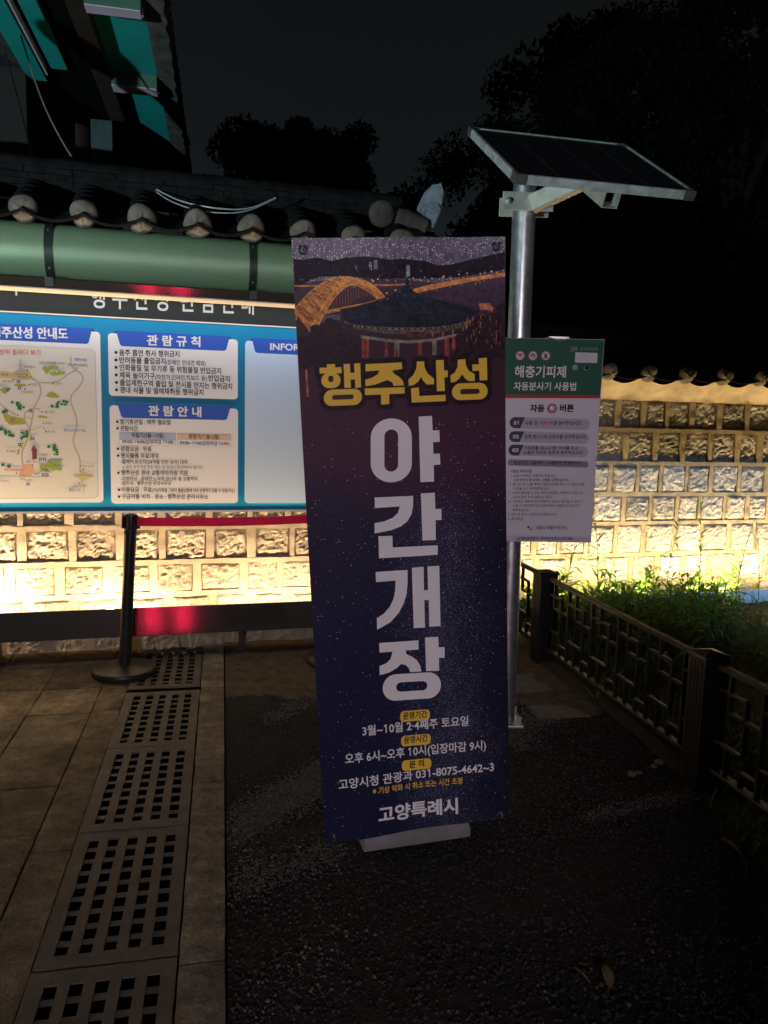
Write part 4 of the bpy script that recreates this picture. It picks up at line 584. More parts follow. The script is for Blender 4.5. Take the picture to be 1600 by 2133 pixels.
def coping(parent, fr, u_first, u_last, pitch, z_cap, w_cap, rise, run, rcap, capmat, u_end_extra=.05, fwd=.085, lift=.035, th_=.016):
    """tiled coping: half-round cover tiles with plugged round ends, sagging pan tiles between, ridge courses above"""
    n = int(round((u_last - u_first) / pitch)) + 1
    slope = Vector((0, -run, rise)); L = slope.length; sd = slope.normalized(); nrm = Vector((0, rise, run)).normalized()
    mb = MB(fr)
    us = [u_first + pitch * k for k in range(n)]
    for u in us:                                            # cover tiles, each course a touch proud of the next
        for c in range(4):
            a = Vector((u, w_cap, z_cap)) + sd * (L * c / 4 - (.01 if c else .012)); b = Vector((u, w_cap, z_cap)) + sd * (L * (c + 1) / 4)
            r0 = rcap * 1.02; r1 = rcap * .94; A = []; B = []
            for k in range(11):
                t = math.pi * k / 10; off = Vector((math.cos(t), 0, 0)) + nrm * math.sin(t)
                A.append(mb.pt(a + off * r0)); B.append(mb.pt(b + off * r1))
            for k in range(10): mb.face((A[k], A[k + 1], B[k + 1], B[k]))
            mb.face(A[::-1])
    for u in [us[0] - pitch] + us:                         # pan tiles, sagging between the covers
        for c in range(3):
            a = Vector((u, w_cap, z_cap)) + sd * (L * c / 3 - (.03 if c else fwd)) - nrm * (.0 + .006 * c - lift); b = Vector((u, w_cap, z_cap)) + sd * (L * (c + 1) / 3) - nrm * (.006 * c - lift * (1 - (c + 1) / 3))
            Q = []
            for (q, th) in ((a, 0), (a, th_), (b, th_), (b, 0)):
                Q.append([mb.pt(q + Vector((pitch * k / 12, 0, 0)) - nrm * (rcap * 1.05 * math.sin(math.pi * k / 12) ** .8 * .62 + th + .01)) for k in range(13)])
            for k in range(12):
                mb.face((Q[0][k], Q[0][k + 1], Q[1][k + 1], Q[1][k])); mb.face((Q[0][k], Q[3][k], Q[3][k + 1], Q[0][k + 1])); mb.face((Q[1][k], Q[1][k + 1], Q[2][k + 1], Q[2][k]))
    top = Vector((0, w_cap, z_cap)) + slope
    ua, ub = us[0] - pitch * .6, us[-1] + u_end_extra
    for k in range(4):                                     # ridge courses of flat tile, broken into lengths
        u = ua + rnd.uniform(-.3, 0)
        while u < ub:
            ln = rnd.uniform(.24, .34); q = rnd.uniform(-.006, .006); e = min(u + ln - .004, ub)
            hw = .105 - .008 * k + q
            mb.box(u, e, top.y - hw, top.y + hw, top.z - .03 + .037 * k, top.z + .001 + .037 * k + rnd.uniform(0, .003)); u += ln
    u = ua
    while u < ub:
        e = min(u + .30, ub); A = []; B = []
        for k in range(13):
            t = math.pi * k / 12
            A.append(mb.pt((u - .012, top.y + .088 * math.cos(t), top.z + .115 + .075 * math.sin(t)))); B.append(mb.pt((e, top.y + .082 * math.cos(t), top.z + .113 + .070 * math.sin(t))))
        for k in range(12): mb.face((A[k], A[k + 1], B[k + 1], B[k]))
        mb.face(A[::-1]); mb.face(B); u += .30
    mb.box(ua, ub, top.y - run * .9, top.y + run * .62, z_cap - .10, z_cap - .055)      # bed under the tiles
    roof = obj('tile_roof', mb, TILE, parent, recalc=True)
    for i, u in enumerate(us):                             # rounded mortar plugs closing the cover tiles
        mb = MB(fr); c = Vector((u, w_cap, z_cap)) - sd * .010
        s1, s2 = rnd.uniform(.92, 1.05), rnd.uniform(-.3, .3)
        rings = []
        for r_, h in ((rcap * 1.0, -.015), (rcap * 1.03, .004), (rcap * .96, .018), (rcap * .75, .032), (rcap * .4, .042), (0.004, .046)):
            rings.append(mb.pts([c - sd * h + (Vector((math.cos(t), 0, 0)) + nrm * math.sin(t)) * r_ * s1 * (1 + .05 * math.sin(t * 3 + i)) + sd * .012 * noise.noise((math.cos(t) * 2, math.sin(t) * 2, i * 3.1)) for t in [2 * math.pi * k / 20 for k in range(20)]]))
        for a, b in zip(rings, rings[1:]):
            for k in range(20): mb.face((a[k], a[(k + 1) % 20], b[(k + 1) % 20], b[k]))
        mb.face(rings[-1])
        obj('end_plug', mb, capmat, roof, smooth=True)
    return roof, top

LF = (WO, WU, WW, UP)
wall = thing('stone_wall', 'warm lit stone wall behind the blue notice board, dark tiled coping on top', 'stone wall', WO, math.atan2(WU.y, WU.x))
mb = MB(LF); mb.box(-3.2, 1.86, -.40, 0, -.1, 2.48)
obj('mortar_core', mb, MORTAR, wall)
mb = MB(LF)
jl = MB(LF)
stones(mb, jl, [(-.06, .125), (.15, .318), (.352, .533, .010, .8), (.561, .752, .022, .7), (.783, .955, .026, .6)], -2.6, 1.72, (.19, .245), .047, .026, 11, .0125)
stones(mb, None, [(.99, 1.17), (1.20, 1.38), (1.41, 1.59), (1.62, 1.80), (1.83, 2.01), (2.04, 2.2)], -2.6, 1.72, (.19, .245), .047, .03, 12, .05)
obj('stone_courses', mb, STONE_L, wall); obj('raised_joints', jl, MORTAR, wall)
mb = MB(LF)
mb.box(-3.2, 1.86, .0, .27, 2.40, 2.44)
obj('eave_board', mb, mat('faded_red_paint', (.16, .03, .022), .7, var=.3), wall)
roofL, topL = coping(wall, LF, -.882 - .3 * 5, 1.53, .3008, 2.548, .33, .20, .42, .077, CAP, .10)
# upturned ridge-end tile, standing up at the right end of the coping
mb = MB(LF); c = Vector((1.74, .20, 2.80)); tx_ = Vector((.75, .62, .22)).normalized(); tn = Vector((.55, -.80, .05)).normalized(); ty = Vector((.12, .05, 1)).normalized()
ol = [(-.085, -.13), (.055, -.14), (.085, -.04), (.088, .07), (.062, .125), (.0, .135), (-.05, .10), (-.082, .03)]
A = mb.pts([c + tx_ * a + ty * b for a, b in ol]); B = mb.pts([c + tx_ * a * .96 + ty * b * .96 + tn * .035 for a, b in ol])
nv = len(ol); ci = mb.pt(c - tn * .018 + ty * .02); mb.face(B[::-1])
inner = mb.pts([c - tn * .010 + tx_ * a * .72 + ty * (b * .72) for a, b in ol])
for k in range(nv):
    q = (k + 1) % nv; mb.face((A[k], A[q], B[q], B[k])); mb.face((A[k], inner[k], inner[q], A[q])); mb.face((inner[k], ci, inner[q]))
for k in range(3):
    r0 = [c - tn * .016 + tx_ * (.05 - .04 * k + .03 * math.cos(t)) + ty * (-.03 + .03 * math.sin(t) * (1 + k * .3)) for t in [i * .5 for i in range(9)]]
    mb.tube(r0, .006, 5)
obj('ridge_end_tile', mb, mat('bluish_clay', (.13, .16, .19), .7, var=.35, vscale=25, bump=.4, bscale=70), wall)
mb = MB(LF); mb.tube([(1.45, .16, 2.73), (1.60, .18, 2.70), (1.72, .20, 2.66)], [.075, .078, .07], 14); mb.lathe([(.078, 0), (.076, .03), (.05, .05), (0, .056)], (1.42, .24, 2.72), 16, (Vector((1, 0, 0)), Vector((0, .2, 1)), Vector((0, 1, -.2))))
mb.box(1.60, 1.80, .10, .30, 2.56, 2.60)
obj('ridge_end_plug', mb, mat('dark_brown_plaster', (.055, .046, .038), .85, var=.5, vscale=14, bump=.5, bscale=40), wall, smooth=True)  # base colour a darker brown than the other end plugs

RF = (WO + WW * RW0, WU, WW, UP)
rwall = thing('stone_wall', 'stone garden wall on the right with scalloped plaster under its tiles', 'stone wall', RF[0] + WU * 4, math.atan2(WU.y, WU.x))
mb = MB(RF); mb.box(2.1, 9.5, -.40, 0, -.2, 1.70)
obj('mortar_core', mb, MORTAR_R, rwall)
mb = MB(RF)
jr_ = MB(RF)
stones(mb, jr_, [(-.12, .09), (.135, .363, .008, 1.), (.393, .629, .014, 1.2), (.664, .878, .024, 1.5), (.908, 1.134, .026, 1.3), (1.172, 1.411, .030, .5), (1.450, 1.669, .030, .5)], 2.15, 6.6, (.175, .265), .042, .030, 21, .0135)
stones(mb, None, [(-.12, .09), (.135, .363), (.393, .629), (.664, .878), (.908, 1.134), (1.172, 1.411), (1.450, 1.669)], 6.6, 9.4, (.175, .265), .042, .030, 22, .06)
obj('stone_courses', mb, STONE_R, rwall); obj('raised_joints', jr_, MORTAR_R, rwall)
cap_u0 = 3.832 - .357 * 5; pit = .357
mb = MB(RF)                                                # plaster band, its top edge scalloped to the pan tiles
uu = [2.1 + .0175 * k for k in range(int(7.3 / .0175))]
top_, bot_ = [], []
for u in uu:
    ph = ((u - cap_u0) / pit) % 1.0
    sag = .078 * math.sin(math.pi * ph) ** .8
    zt = 1.880 - sag
    top_.append((u, zt)); bot_.append(1.676 + .008 * noise.noise((u * 6, 0, 0)))
nz = 7; G = []
for (u, zt), zb in zip(top_, bot_):
    G.append([mb.pt((u, .035 + .15 * (k / nz) ** 1.5 + .010 * noise.noise((u * 7, k * .5, 2)) + .006 * noise.noise((u * 20, k * 1.3, 4)), zb + (zt - zb) * k / nz)) for k in range(nz + 1)])
for a, b in zip(G, G[1:]):
    for k in range(nz): mb.face((a[k], b[k], b[k + 1], a[k + 1]))
    i0, i1 = a[0], b[0]
low = [mb.pt((u, -.01, zb)) for (u, zt), zb in zip(top_, bot_)]
for k in range(len(G) - 1): mb.face((low[k], low[k + 1], G[k + 1][0], G[k][0]))
obj('plaster_band', mb, PLASTER, rwall, smooth=True)
roofR, topR = coping(rwall, RF, cap_u0, cap_u0 + pit * 19, pit, 1.888, .235, .19, .36, .073, CAP, .05, .05, .022, .009)

# ------------------------------------------------------------------ light troughs along the wall feet
def trough(label, fr, u0, u1, w, z0, z1, legs, loc, tilt=8., front=None):
    t = thing('light_trough', label, 'light trough', loc, math.atan2(WU.y, WU.x), 'steel light troughs')
    k = math.tan(R(tilt)) * (z1 - z0)
    mb = MB(fr)
    prof = [(w + .0, z0), (w - k, z1), (w - k - .012, z1), (w - .014, z0 + .004), (w - .20, z0 + .004), (w - .20, z0 - .004), (w - .004, z0 - .004)]
    a = mb.pts([(u0, q[0], q[1]) for q in prof]); b = mb.pts([(u1, q[0], q[1]) for q in prof]); n = len(prof)
    for i in range(n): mb.face((a[i], a[(i + 1) % n], b[(i + 1) % n], b[i]))
    mb.face(a[::-1]); mb.face(b)
    obj('steel_channel', mb, front or STEEL, t)
    for u in legs:
        mb = MB(fr); mb.box(u - .018, u + .018, w - .06, w - .02, -.02, z0 - .004); mb.box(u - .022, u + .022, w - .075, w - .0, -.02, .012)
        mb.lathe([(.006, 0), (.006, .012), (0, .012)], (u, w - .02, .03), 8, (Vector((1, 0, 0)), Vector((0, 0, 1)), Vector((0, 1, 0))))
        obj('leg', mb, STEEL, t)
    mb = MB(fr); mb.box(u0 + .05, u1 - .05, w - .15, w - .08, z0 + .006, z0 + .03)
    obj('lamp_housing', mb, DARKMETAL, t)
    return t
trough('stainless light trough on legs, reflecting red, below the blue notice board', LF, -2.3, 1.7, .26, .142, .308, [-1.9, -.81, .585, 1.5], wf(-.3, .2, 0), 8.)
trough('stainless light trough with a bluish glare behind the planted bed', RF, 2.5, 8.2, .42, -.03, .122, [3.4, 4.6, 5.8], wf(5.3, RW0 + .3, 0), 6., mat('steel_glare', (.62, .66, .70), .3, var=.08))  # pale front colour stands in for the cool glare reflected in the steel

# ------------------------------------------------------------------ notice board with its canopy
BF = (WO + WW * .1, WU, UP, WW)                            # flat prints: x along the wall, y up, z toward the viewer
board = thing('notice_board', 'blue visitor notice board with white panels under a green canopy', 'notice board', wf(-.02, .06, .88), math.atan2(WU.y, WU.x))
CARD = P('panel_white', (.82, .82, .83)); NAVY = P('tab_blue', (.035, .11, .52)); NAVYD = P('tab_fold', (.012, .02, .07))
INKS = {'ink': P('print_black', (.02, .02, .025)), 'white': P('print_white', (.80, .80, .80)), 'red': P('print_red', (.55, .05, .06)), 'blue': P('print_blue', (.06, .10, .48)),
        'grey': P('print_grey', (.10, .095, .09)), 'pale': P('print_pale_grey', (.50, .55, .56)), 'silver': P('print_silver', (.22, .25, .25)), 'yellow': P('print_yellow', (.86, .58, .07)), 'pinkish': P('print_pink', (.55, .42, .42))}
mb = MB(LF); mb.box(-1.45, 1.42, .03, .098, .882, 2.022)
obj('backing_panel', mb, mat('cyan_blue_board', (.012, .25, .47),   .42, var=.05, vscale=2, bump=.02, bscale=90, spec=.14), board, bevel=.002)
mb = MB(LF); mb.box(-1.45, 1.42, .03, .098, 2.030, 2.17)
hdr = obj('header_panel', mb, mat('charcoal_header', (.020, .024, .023), .5, var=.1, spec=.15), board)
mb = MB(LF); mb.box(-1.45, 1.42, .03, .104, 2.0223, 2.0297)
obj('trim_strip', mb, P('cream_trim', (.72, .64, .50)), board)
mb = MB(LF); mb.box(-1.45, 1.42, .03, .102, .868, .8817)
obj('bottom_rail', mb, mat('aluminium_rail', (.45, .45, .43), .4, metal=.8, bump=.03), board)
for u in (-1.3, -.2, .6, 1.3):
    mb = MB(LF); mb.box(u - .02, u + .02, -.02, .028, .95, 1.05); obj('wall_bracket', mb, GALV, board)

def lettering(frame, items, parent, h0, name='lettering', shift=(0, 0)):
    used = []
    for it in items:
        if it[7] not in used: used.append(it[7])
    mb = MB(frame); mb.h = h0
    for body, x, y, w, dv, hh, bold, colr in items:
        mb.m = used.index(colr); mb.text(body, x + shift[0], y + shift[1], w, dv, hh, bold + (.008 if colr == 'ink' else .003))
    return obj(name, mb, [INKS[c] for c in used], parent, recalc=False)

TB = [t[:6] + (t[6], t[7]) for t in BOARD_TEXT]
def panel(x0, x1, y0, y1, tab, items, lab, tint=None):
    mb = MB(BF); mb.h = .0; n = 5; r = .022
    ps = []
    for cx, cy, a0 in ((x1 - r, y1 - r, 0), (x0 + r, y1 - r, 90), (x0 + r, y0 + r, 180), (x1 - r, y0 + r, 270)):
        for k in range(n + 1): ps.append((cx + r * math.cos(R(a0 + 90 * k / n)), cy + r * math.sin(R(a0 + 90 * k / n)), .0))
    mb.prism(ps, (0, 0, .007))
    p = obj('notice_panel', mb, tint or CARD, board)
    p['label'] = lab
    if tab:
        tx0, tx1, ty0, ty1 = tab
        mb = MB(BF); mb.h = .0073
        mb.m = 1; mb.flat([(tx0 - .012, y1), (tx0 + .012, y1), (tx0 + .004, ty1 + .001)]); mb.flat([(tx1 + .012, y1), (tx1 - .012, y1), (tx1 - .004, ty1 + .001)])
        mb.m = 0; mb.flat([(tx0, ty1), (tx0 + .022, ty0 + .008), (tx0 + .034, ty0), (tx1 - .034, ty0), (tx1 - .022, ty0 + .008), (tx1, ty1)])
        obj('title_tab', mb, [NAVY, NAVYD], p, recalc=False)
    if items: lettering(BF, items, p, .0092 if 'map' in lab else .0077)
    return p
fits = lambda a, b, c, d: [t for t in TB if a <= t[1] <= b and c <= t[2] <= d]
rules = fits(-.18, .57, 1.57, 1.94); info = fits(-.18, .57, .90, 1.53)
panel(-.183, .569, 1.572, 1.935, (-.138, .521, 1.863, 1.952), rules, 'upper white panel of six rules under a blue title tab')
p3 = panel(-.181, .571, .927, 1.515, (-.138, .526, 1.443, 1.528), info, 'lower white panel of visiting hours with two small tables')
mb = MB(BF); mb.h = .0073
for k, (x0, x1) in enumerate(((-.128, .196), (.207, .528))):
    y0, ym, y1 = (1.279, 1.314, 1.357) if k == 0 else (1.277, 1.320, 1.354)
    mb.m = 2; mb.flat([(x0, y0), (x1, y0), (x1, y1), (x0, y1)])
    mb.m = k; mb.flat([(x0 + .001, ym), (x1 - .001, ym), (x1 - .001, y1 - .001), (x0 + .001, y1 - .001)])
    mb.m = 3; mb.flat([(x0 + .001, y0 + .001), (x1 - .001, y0 + .001), (x1 - .001, ym - .001), (x0 + .001, ym - .001)])
obj('hours_table', mb, [P('cell_blue', (.42, .50, .66)), P('cell_peach', (.72, .52, .36)), P('cell_line', (.12, .13, .2)), CARD], p3, recalc=False)
panel(.614, 1.36, .925, 1.931, (.652, 1.322, 1.860, 1.950), fits(.6, 1.4, 1.8, 1.95), 'pale blue empty panel with an INFORMATION tab, half behind the banner', P('panel_pale_blue', (.58, .74, .95)))
hd = [t for t in TB if t[2] > 2.04]; rest = [t for t in TB if t[1] < -.18 and t[2] < 2.0 and t not in hd]
lettering((BF[0], BF[1], BF[2], BF[3]), hd, hdr, .0005)
mp_ = panel(-1.36, -.226, .935, 1.939, (-1.30, -.268, 1.866, 1.957), rest, 'white map panel with winding paths and green trees')
mb = MB(BF); mb.h = .0072                                  # the drawn map
MC = [P('map_ground', (.72, .70, .64)), P('map_shadow', (.42, .41, .40)), P('map_path', (.50, .40, .36)), P('map_tan', (.62, .52, .26)), P('map_peach', (.72, .42, .28)), P('map_olive', (.42, .40, .07)),
      P('map_pine', (.03, .20, .07)), P('map_bush', (.33, .42, .06)), INKS['ink'], P('map_icon', (.06, .07, .25)), P('map_statue', (.22, .07, .06)), P('map_stone', (.42, .41, .40)), P('map_icon_mark', (.7, .7, .75))]
mb.m = 1; mb.rrect(-1.332, -.2535, .9590, 1.8385, .030)
mb.m = 0; mb.rrect(-1.33, -.2565, .9625, 1.837, .028)
for k, q in enumerate(MAP['tan']): mb.m = 4 if k == 1 else 3; mb.flat(q)
mb.m = 5
for q in MAP['olive']: mb.flat(q)
mb.m = 2
for q, w_ in MAP['paths']:
    sm = []
    for a, b in zip(q, q[1:]): sm += [(a[0] + (b[0] - a[0]) * t, a[1] + (b[1] - a[1]) * t) for t in (0, .33, .66)]
    sm.append(q[-1])
    for _ in range(3): sm = [sm[0]] + [((sm[i - 1][0] + sm[i][0] + sm[i + 1][0]) / 3, (sm[i - 1][1] + sm[i][1] + sm[i + 1][1]) / 3) for i in range(1, len(sm) - 1)] + [sm[-1]]
    mb.ribbon(sm, w_ * 1.9)
for x, y in MAP['pines']:
    mb.m = 6
    for k in range(5):
        dx, dy, rr_ = rnd.uniform(-.018, .018), rnd.uniform(-.010, .010), rnd.uniform(.006, .011); mb.disc((x + dx, y + dy), rr_, 10, rr_ * .75)
for x, y in MAP['bush']:
    for k in range(6): mb.m = 7; mb.disc((x + rnd.uniform(-.02, .02), y + rnd.uniform(-.008, .010)), rnd.uniform(.006, .011), 10)
mb.m = 8
for q in MAP['dots']: mb.disc(q, .0042, 10)
for x, y in MAP['icons']:
    mb.m = 9; mb.flat([(x - .0085, y - .0085), (x + .0085, y - .0085), (x + .0085, y + .0085), (x - .0085, y + .0085)])
    mb.m = 12; mb.flat([(x - .005, y - .003), (x + .005, y - .003), (x + .003, y + .003), (x - .003, y + .003)])
mb.m = 10; mb.flat(MAP['statue'][0]); mb.m = 11; mb.flat(MAP['statue'][1])
mb.m = 4; mb.flat([(-.446, 1.001), (-.385, .999), (-.385, .996), (-.446, .998)])
obj('map_drawing', mb, MC, mp_, recalc=False)

# canopy: a half-round green roof on a steel fascia, strapped with dark bands
CANOPY = mat('green_pearl_metal', (.25, .38, .23), .40, var=.08, vscale=120, bump=.16, bscale=420, metal=.35)
mb = MB(LF); a = []; b = []; cw, cz, cr_ = .170, 2.352, .158
prof = [(.002, 2.51)] + [(cw + cr_ * math.cos(R(t)), cz + cr_ * math.sin(R(t))) for t in range(92, -92, -8)] + [(.002, 2.194)]
a = mb.pts([(-2.6, q[0], q[1]) for q in prof]); b = mb.pts([(1.50, q[0], q[1]) for q in prof])
for i in range(len(prof)): j = (i + 1) % len(prof); mb.face((a[i], a[j], b[j], b[i]))
mb.face(a[::-1]); mb.face(b)
can = obj('canopy', mb, CANOPY, board, smooth=True)
mb = MB(LF)
prof = [(.327, 2.190), (.319, 2.142), (.312, 2.142), (.312, 2.190)]
a = mb.pts([(-2.6, q[0], q[1]) for q in prof]); b = mb.pts([(1.50, q[0], q[1]) for q in prof])
for i in range(len(prof)): j = (i + 1) % len(prof); mb.face((a[i], a[j], b[j], b[i]))
mb.face(a[::-1]); mb.face(b)
obj('fascia', mb, STEEL, can)
mb = MB(LF); mb.prism([(-2.6, .104, 2.150), (-2.6, .3115, 2.150), (-2.6, .3185, 2.141), (-2.6, .3185, 2.136), (-2.6, .104, 2.142)], (4.1, 0, 0)); obj('soffit', mb, mat('cream_soffit', (.62, .56, .46), .5, var=.1, vscale=3), can)
for u in (-1.50, -.465, .640):
    mb = MB(LF); P1 = [(cw + (cr_ + .006) * math.cos(R(t)), cz + (cr_ + .006) * math.sin(R(t))) for t in range(100, -88, -6)] + [(.331, 2.198), (.327, 2.150)]
    A = mb.pts([(u - .022, q[0], q[1]) for q in P1]); B = mb.pts([(u + .022, q[0], q[1]) for q in P1])
    A2 = mb.pts([(u - .022, cw + (q[0] - cw) * .955, cz + (q[1] - cz) * .97) for q in P1]); B2 = mb.pts([(u + .022, cw + (q[0] - cw) * .955, cz + (q[1] - cz) * .97) for q in P1])
    for i in range(len(P1) - 1): mb.face((A[i], A[i + 1], B[i + 1], B[i])); mb.face((A[i], A2[i], A2[i + 1], A[i + 1])); mb.face((B[i], B[i + 1], B2[i + 1], B2[i]))
    st = obj('strap', mb, mat('dark_green_strap', (.03, .045, .035), .4, var=.2, metal=.4), can, smooth=True)
    for ang_ in (38, -38):
        mb = MB(LF); d = Vector((0, math.cos(R(ang_)), math.sin(R(ang_)))); mb.lathe([(.007, 0), (.007, .004), (0, .006)], Vector((u, cw, cz)) + d * (cr_ + .006), 8, (Vector((1, 0, 0)), Vector((1, 0, 0)).cross(d), d))
        obj('rivet', mb, GALV, st)

# ------------------------------------------------------------------ standing banner
BX, BY, BZ = Vector((.98038, .18338, .07235)), Vector((-.06157, -.06385, .99606)), Vector((.18728, -.98097, -.05130))
BC = Vector((.0826, 2.2414, 1.0886)); B0 = BC - BY * .90
bm4 = Matrix(((BX.x, BY.x, BZ.x, B0.x), (BX.y, BY.y, BZ.y, B0.y), (BX.z, BY.z, BZ.z, B0.z), (0, 0, 0, 1)))
banner = thing('standing_banner', 'tall navy starry night banner with yellow title, leaning slightly on a grey base', 'banner', m=bm4)
NF = (BC, BX, BY, BZ)
def banner_material():
    m = bpy.data.materials.new('night_sky_print'); m.use_nodes = True
    n, l = m.node_tree.nodes, m.node_tree.links; b = n['Principled BSDF']; b.inputs['Roughness'].default_value = .48; b.inputs['Specular IOR Level'].default_value = .12
    tc = n.new('ShaderNodeTexCoord'); sp = n.new('ShaderNodeSeparateXYZ'); l.new(tc.outputs['Object'], sp.inputs[0])
    def math_(op, a, b_=None, c=None):
        q = n.new('ShaderNodeMath'); q.operation = op
        for i, v in enumerate((a, b_, c)):
            if v is None: continue
            if isinstance(v, (int, float)): q.inputs[i].default_value = v
            else: l.new(v, q.inputs[i])
        return q.outputs[0]
    no = n.new('ShaderNodeTexNoise'); no.inputs['Scale'].default_value = 3.2; no.inputs['Detail'].default_value = 5; l.new(tc.outputs['Object'], no.inputs['Vector'])
    v = math_('ADD', sp.outputs[1], math_('MULTIPLY', math_('SUBTRACT', no.outputs[0], .5), .35))
    v = math_('ADD', v, math_('MULTIPLY', sp.outputs[0], .12))
    ramp = n.new('ShaderNodeValToRGB'); e = ramp.color_ramp.elements
    l.new(math_('DIVIDE', v, 1.8), ramp.inputs[0])
    pts = [(0, (.013, .016, .046)), (.25, (.015, .017, .050)), (.46, (.020, .020, .052)), (.56, (.030, .023, .053)), (.66, (.070, .026, .055)), (.76, (.066, .028, .046)), (.88, (.055, .026, .040)), (1, (.08, .05, .09))]
    while len(e) < len(pts): e.new(.5)
    for q, (p_, c) in zip(e, pts): q.position = p_; q.color = (*c, 1)
    def mixc(fac, a, b_, mode='MIX'):
        q = n.new('ShaderNodeMix'); q.data_type = 'RGBA'; q.blend_type = mode
        for i, vv in ((0, fac), (6, a), (7, b_)):
            if isinstance(vv, (int, float)): q.inputs[i].default_value = vv
            elif isinstance(vv, tuple): q.inputs[i].default_value = (*vv, 1)
            else: l.new(vv, q.inputs[i])
        return q.outputs[2]
    # dark cloudy lanes and a pale band of the milky way running down the right side
    d = math_('ABSOLUTE', math_('SUBTRACT', sp.outputs[0], math_('ADD', math_('MULTIPLY', math_('SUBTRACT', no.outputs[0], .5), .45), .10)))
    band = math_('SUBTRACT', 1, math_('MINIMUM', math_('DIVIDE', d, .17), 1)); low = math_('SUBTRACT', 1, math_('SMOOTH_MIN', math_('MAXIMUM', math_('MULTIPLY', math_('SUBTRACT', sp.outputs[1], .95), 5), 0), 1, .1))
    band = math_('MULTIPLY', band, low)
    n2 = n.new('ShaderNodeTexNoise'); n2.inputs['Scale'].default_value = 9; n2.inputs['Detail'].default_value = 7; n2.inputs['Roughness'].default_value = .7; l.new(tc.outputs['Object'], n2.inputs['Vector'])
    lane = n.new('ShaderNodeMapRange'); lane.inputs[1].default_value = .42; lane.inputs[2].default_value = .68; l.new(n2.outputs[0], lane.inputs[0])
    c = mixc(math_('MULTIPLY', math_('MULTIPLY', band, lane.outputs[0]), .5), ramp.outputs[0], (.065, .080, .17))
    rightd = math_('MULTIPLY', math_('MAXIMUM', math_('MULTIPLY', math_('SUBTRACT', sp.outputs[0], .02), 2.6), 0), low)
    c = mixc(math_('MINIMUM', math_('MULTIPLY', rightd, math_('SUBTRACT', 1.15, math_('MULTIPLY', lane.outputs[0], .8))), .85), c, (.012, .011, .024))
    for scale, rad, thr, amp in ((95, .055, .20, .75), (210, .09, .36, .45), (380, .12, .36, .40)):
        vo = n.new('ShaderNodeTexVoronoi'); vo.inputs['Scale'].default_value = scale; vo.voronoi_dimensions = '2D'; l.new(tc.outputs['Object'], vo.inputs['Vector'])
        sc_ = n.new('ShaderNodeSeparateColor'); l.new(vo.outputs['Color'], sc_.inputs[0])
        dens = math_('ADD', thr - .35, math_('MULTIPLY', band, .75)) if scale > 100 else thr
        on = math_('LESS_THAN', sc_.outputs[0], dens)
        r_ = math_('MULTIPLY', math_('POWER', sc_.outputs[1], 2.5), rad * 2.6)
        s_ = math_('MULTIPLY', on, math_('LESS_THAN', vo.outputs['Distance'], math_('ADD', r_, rad * .35)))
        c = mixc(math_('MULTIPLY', math_('MULTIPLY', s_, amp), math_('LESS_THAN', sp.outputs[1], 1.30)), c, (.72, .72, .85))
    l.new(c, b.inputs['Base Color'])
    bp = n.new('ShaderNodeBump'); bp.inputs['Strength'].default_value = .25; bp.inputs['Distance'].default_value = .02
    n3 = n.new('ShaderNodeTexNoise'); n3.inputs['Scale'].default_value = 2.4; l.new(tc.outputs['Object'], n3.inputs['Vector']); l.new(n3.outputs[0], bp.inputs['Height']); l.new(bp.outputs[0], b.inputs['Normal'])
    return m
def city_material():
    m = bpy.data.materials.new('city_lights_print'); m.use_nodes = True
    n, l = m.node_tree.nodes, m.node_tree.links; b = n['Principled BSDF']; b.inputs['Roughness'].default_value = .48
    tc = n.new('ShaderNodeTexCoord'); mp = n.new('ShaderNodeMapping'); mp.inputs['Scale'].default_value = (90, 38, 1); l.new(tc.outputs['Object'], mp.inputs[0])
    no = n.new('ShaderNodeTexNoise'); no.inputs['Scale'].default_value = 1; no.inputs['Detail'].default_value = 3; l.new(mp.outputs[0], no.inputs['Vector'])
    r = n.new('ShaderNodeValToRGB'); r.color_ramp.elements[0].position = .35; r.color_ramp.elements[0].color = (.045, .032, .066, 1); r.color_ramp.elements[1].position = .75; r.color_ramp.elements[1].color = (.15, .11, .165, 1)
    l.new(no.outputs[0], r.inputs[0])
    vo = n.new('ShaderNodeTexVoronoi'); vo.inputs['Scale'].default_value = 150; vo.voronoi_dimensions = '2D'; l.new(tc.outputs['Object'], vo.inputs['Vector'])
    lt = n.new('ShaderNodeMath'); lt.operation = 'LESS_THAN'; lt.inputs[1].default_value = .20; l.new(vo.outputs['Distance'], lt.inputs[0])
    sc_ = n.new('ShaderNodeSeparateColor'); l.new(vo.outputs['Color'], sc_.inputs[0])
    l2 = n.new('ShaderNodeMath'); l2.operation = 'LESS_THAN'; l2.inputs[1].default_value = .30; l.new(sc_.outputs[0], l2.inputs[0])
    ml = n.new('ShaderNodeMath'); ml.operation = 'MULTIPLY'; l.new(lt.outputs[0], ml.inputs[0]); l.new(l2.outputs[0], ml.inputs[1])
    mx = n.new('ShaderNodeMix'); mx.data_type = 'RGBA'; mx.inputs[7].default_value = (.75, .55, .45, 1); l.new(ml.outputs[0], mx.inputs[0]); l.new(r.outputs[0], mx.inputs[6]); l.new(mx.outputs[2], b.inputs['Base Color'])
    MATS['city_lights_print'] = m
    return m
mb = MB(NF)
mb.prism([(-.3, -.9, -.0012), (.3, -.9, -.0012), (.3, .9, -.0012), (-.3, .9, -.0012)], (0, 0, .0012))
cloth = obj('printed_sheet', mb, banner_material(), banner)
PC = lambda nme, c: mat('print_' + nme, c, .48, var=.55, vscale=70, detail=6, spec=.1)
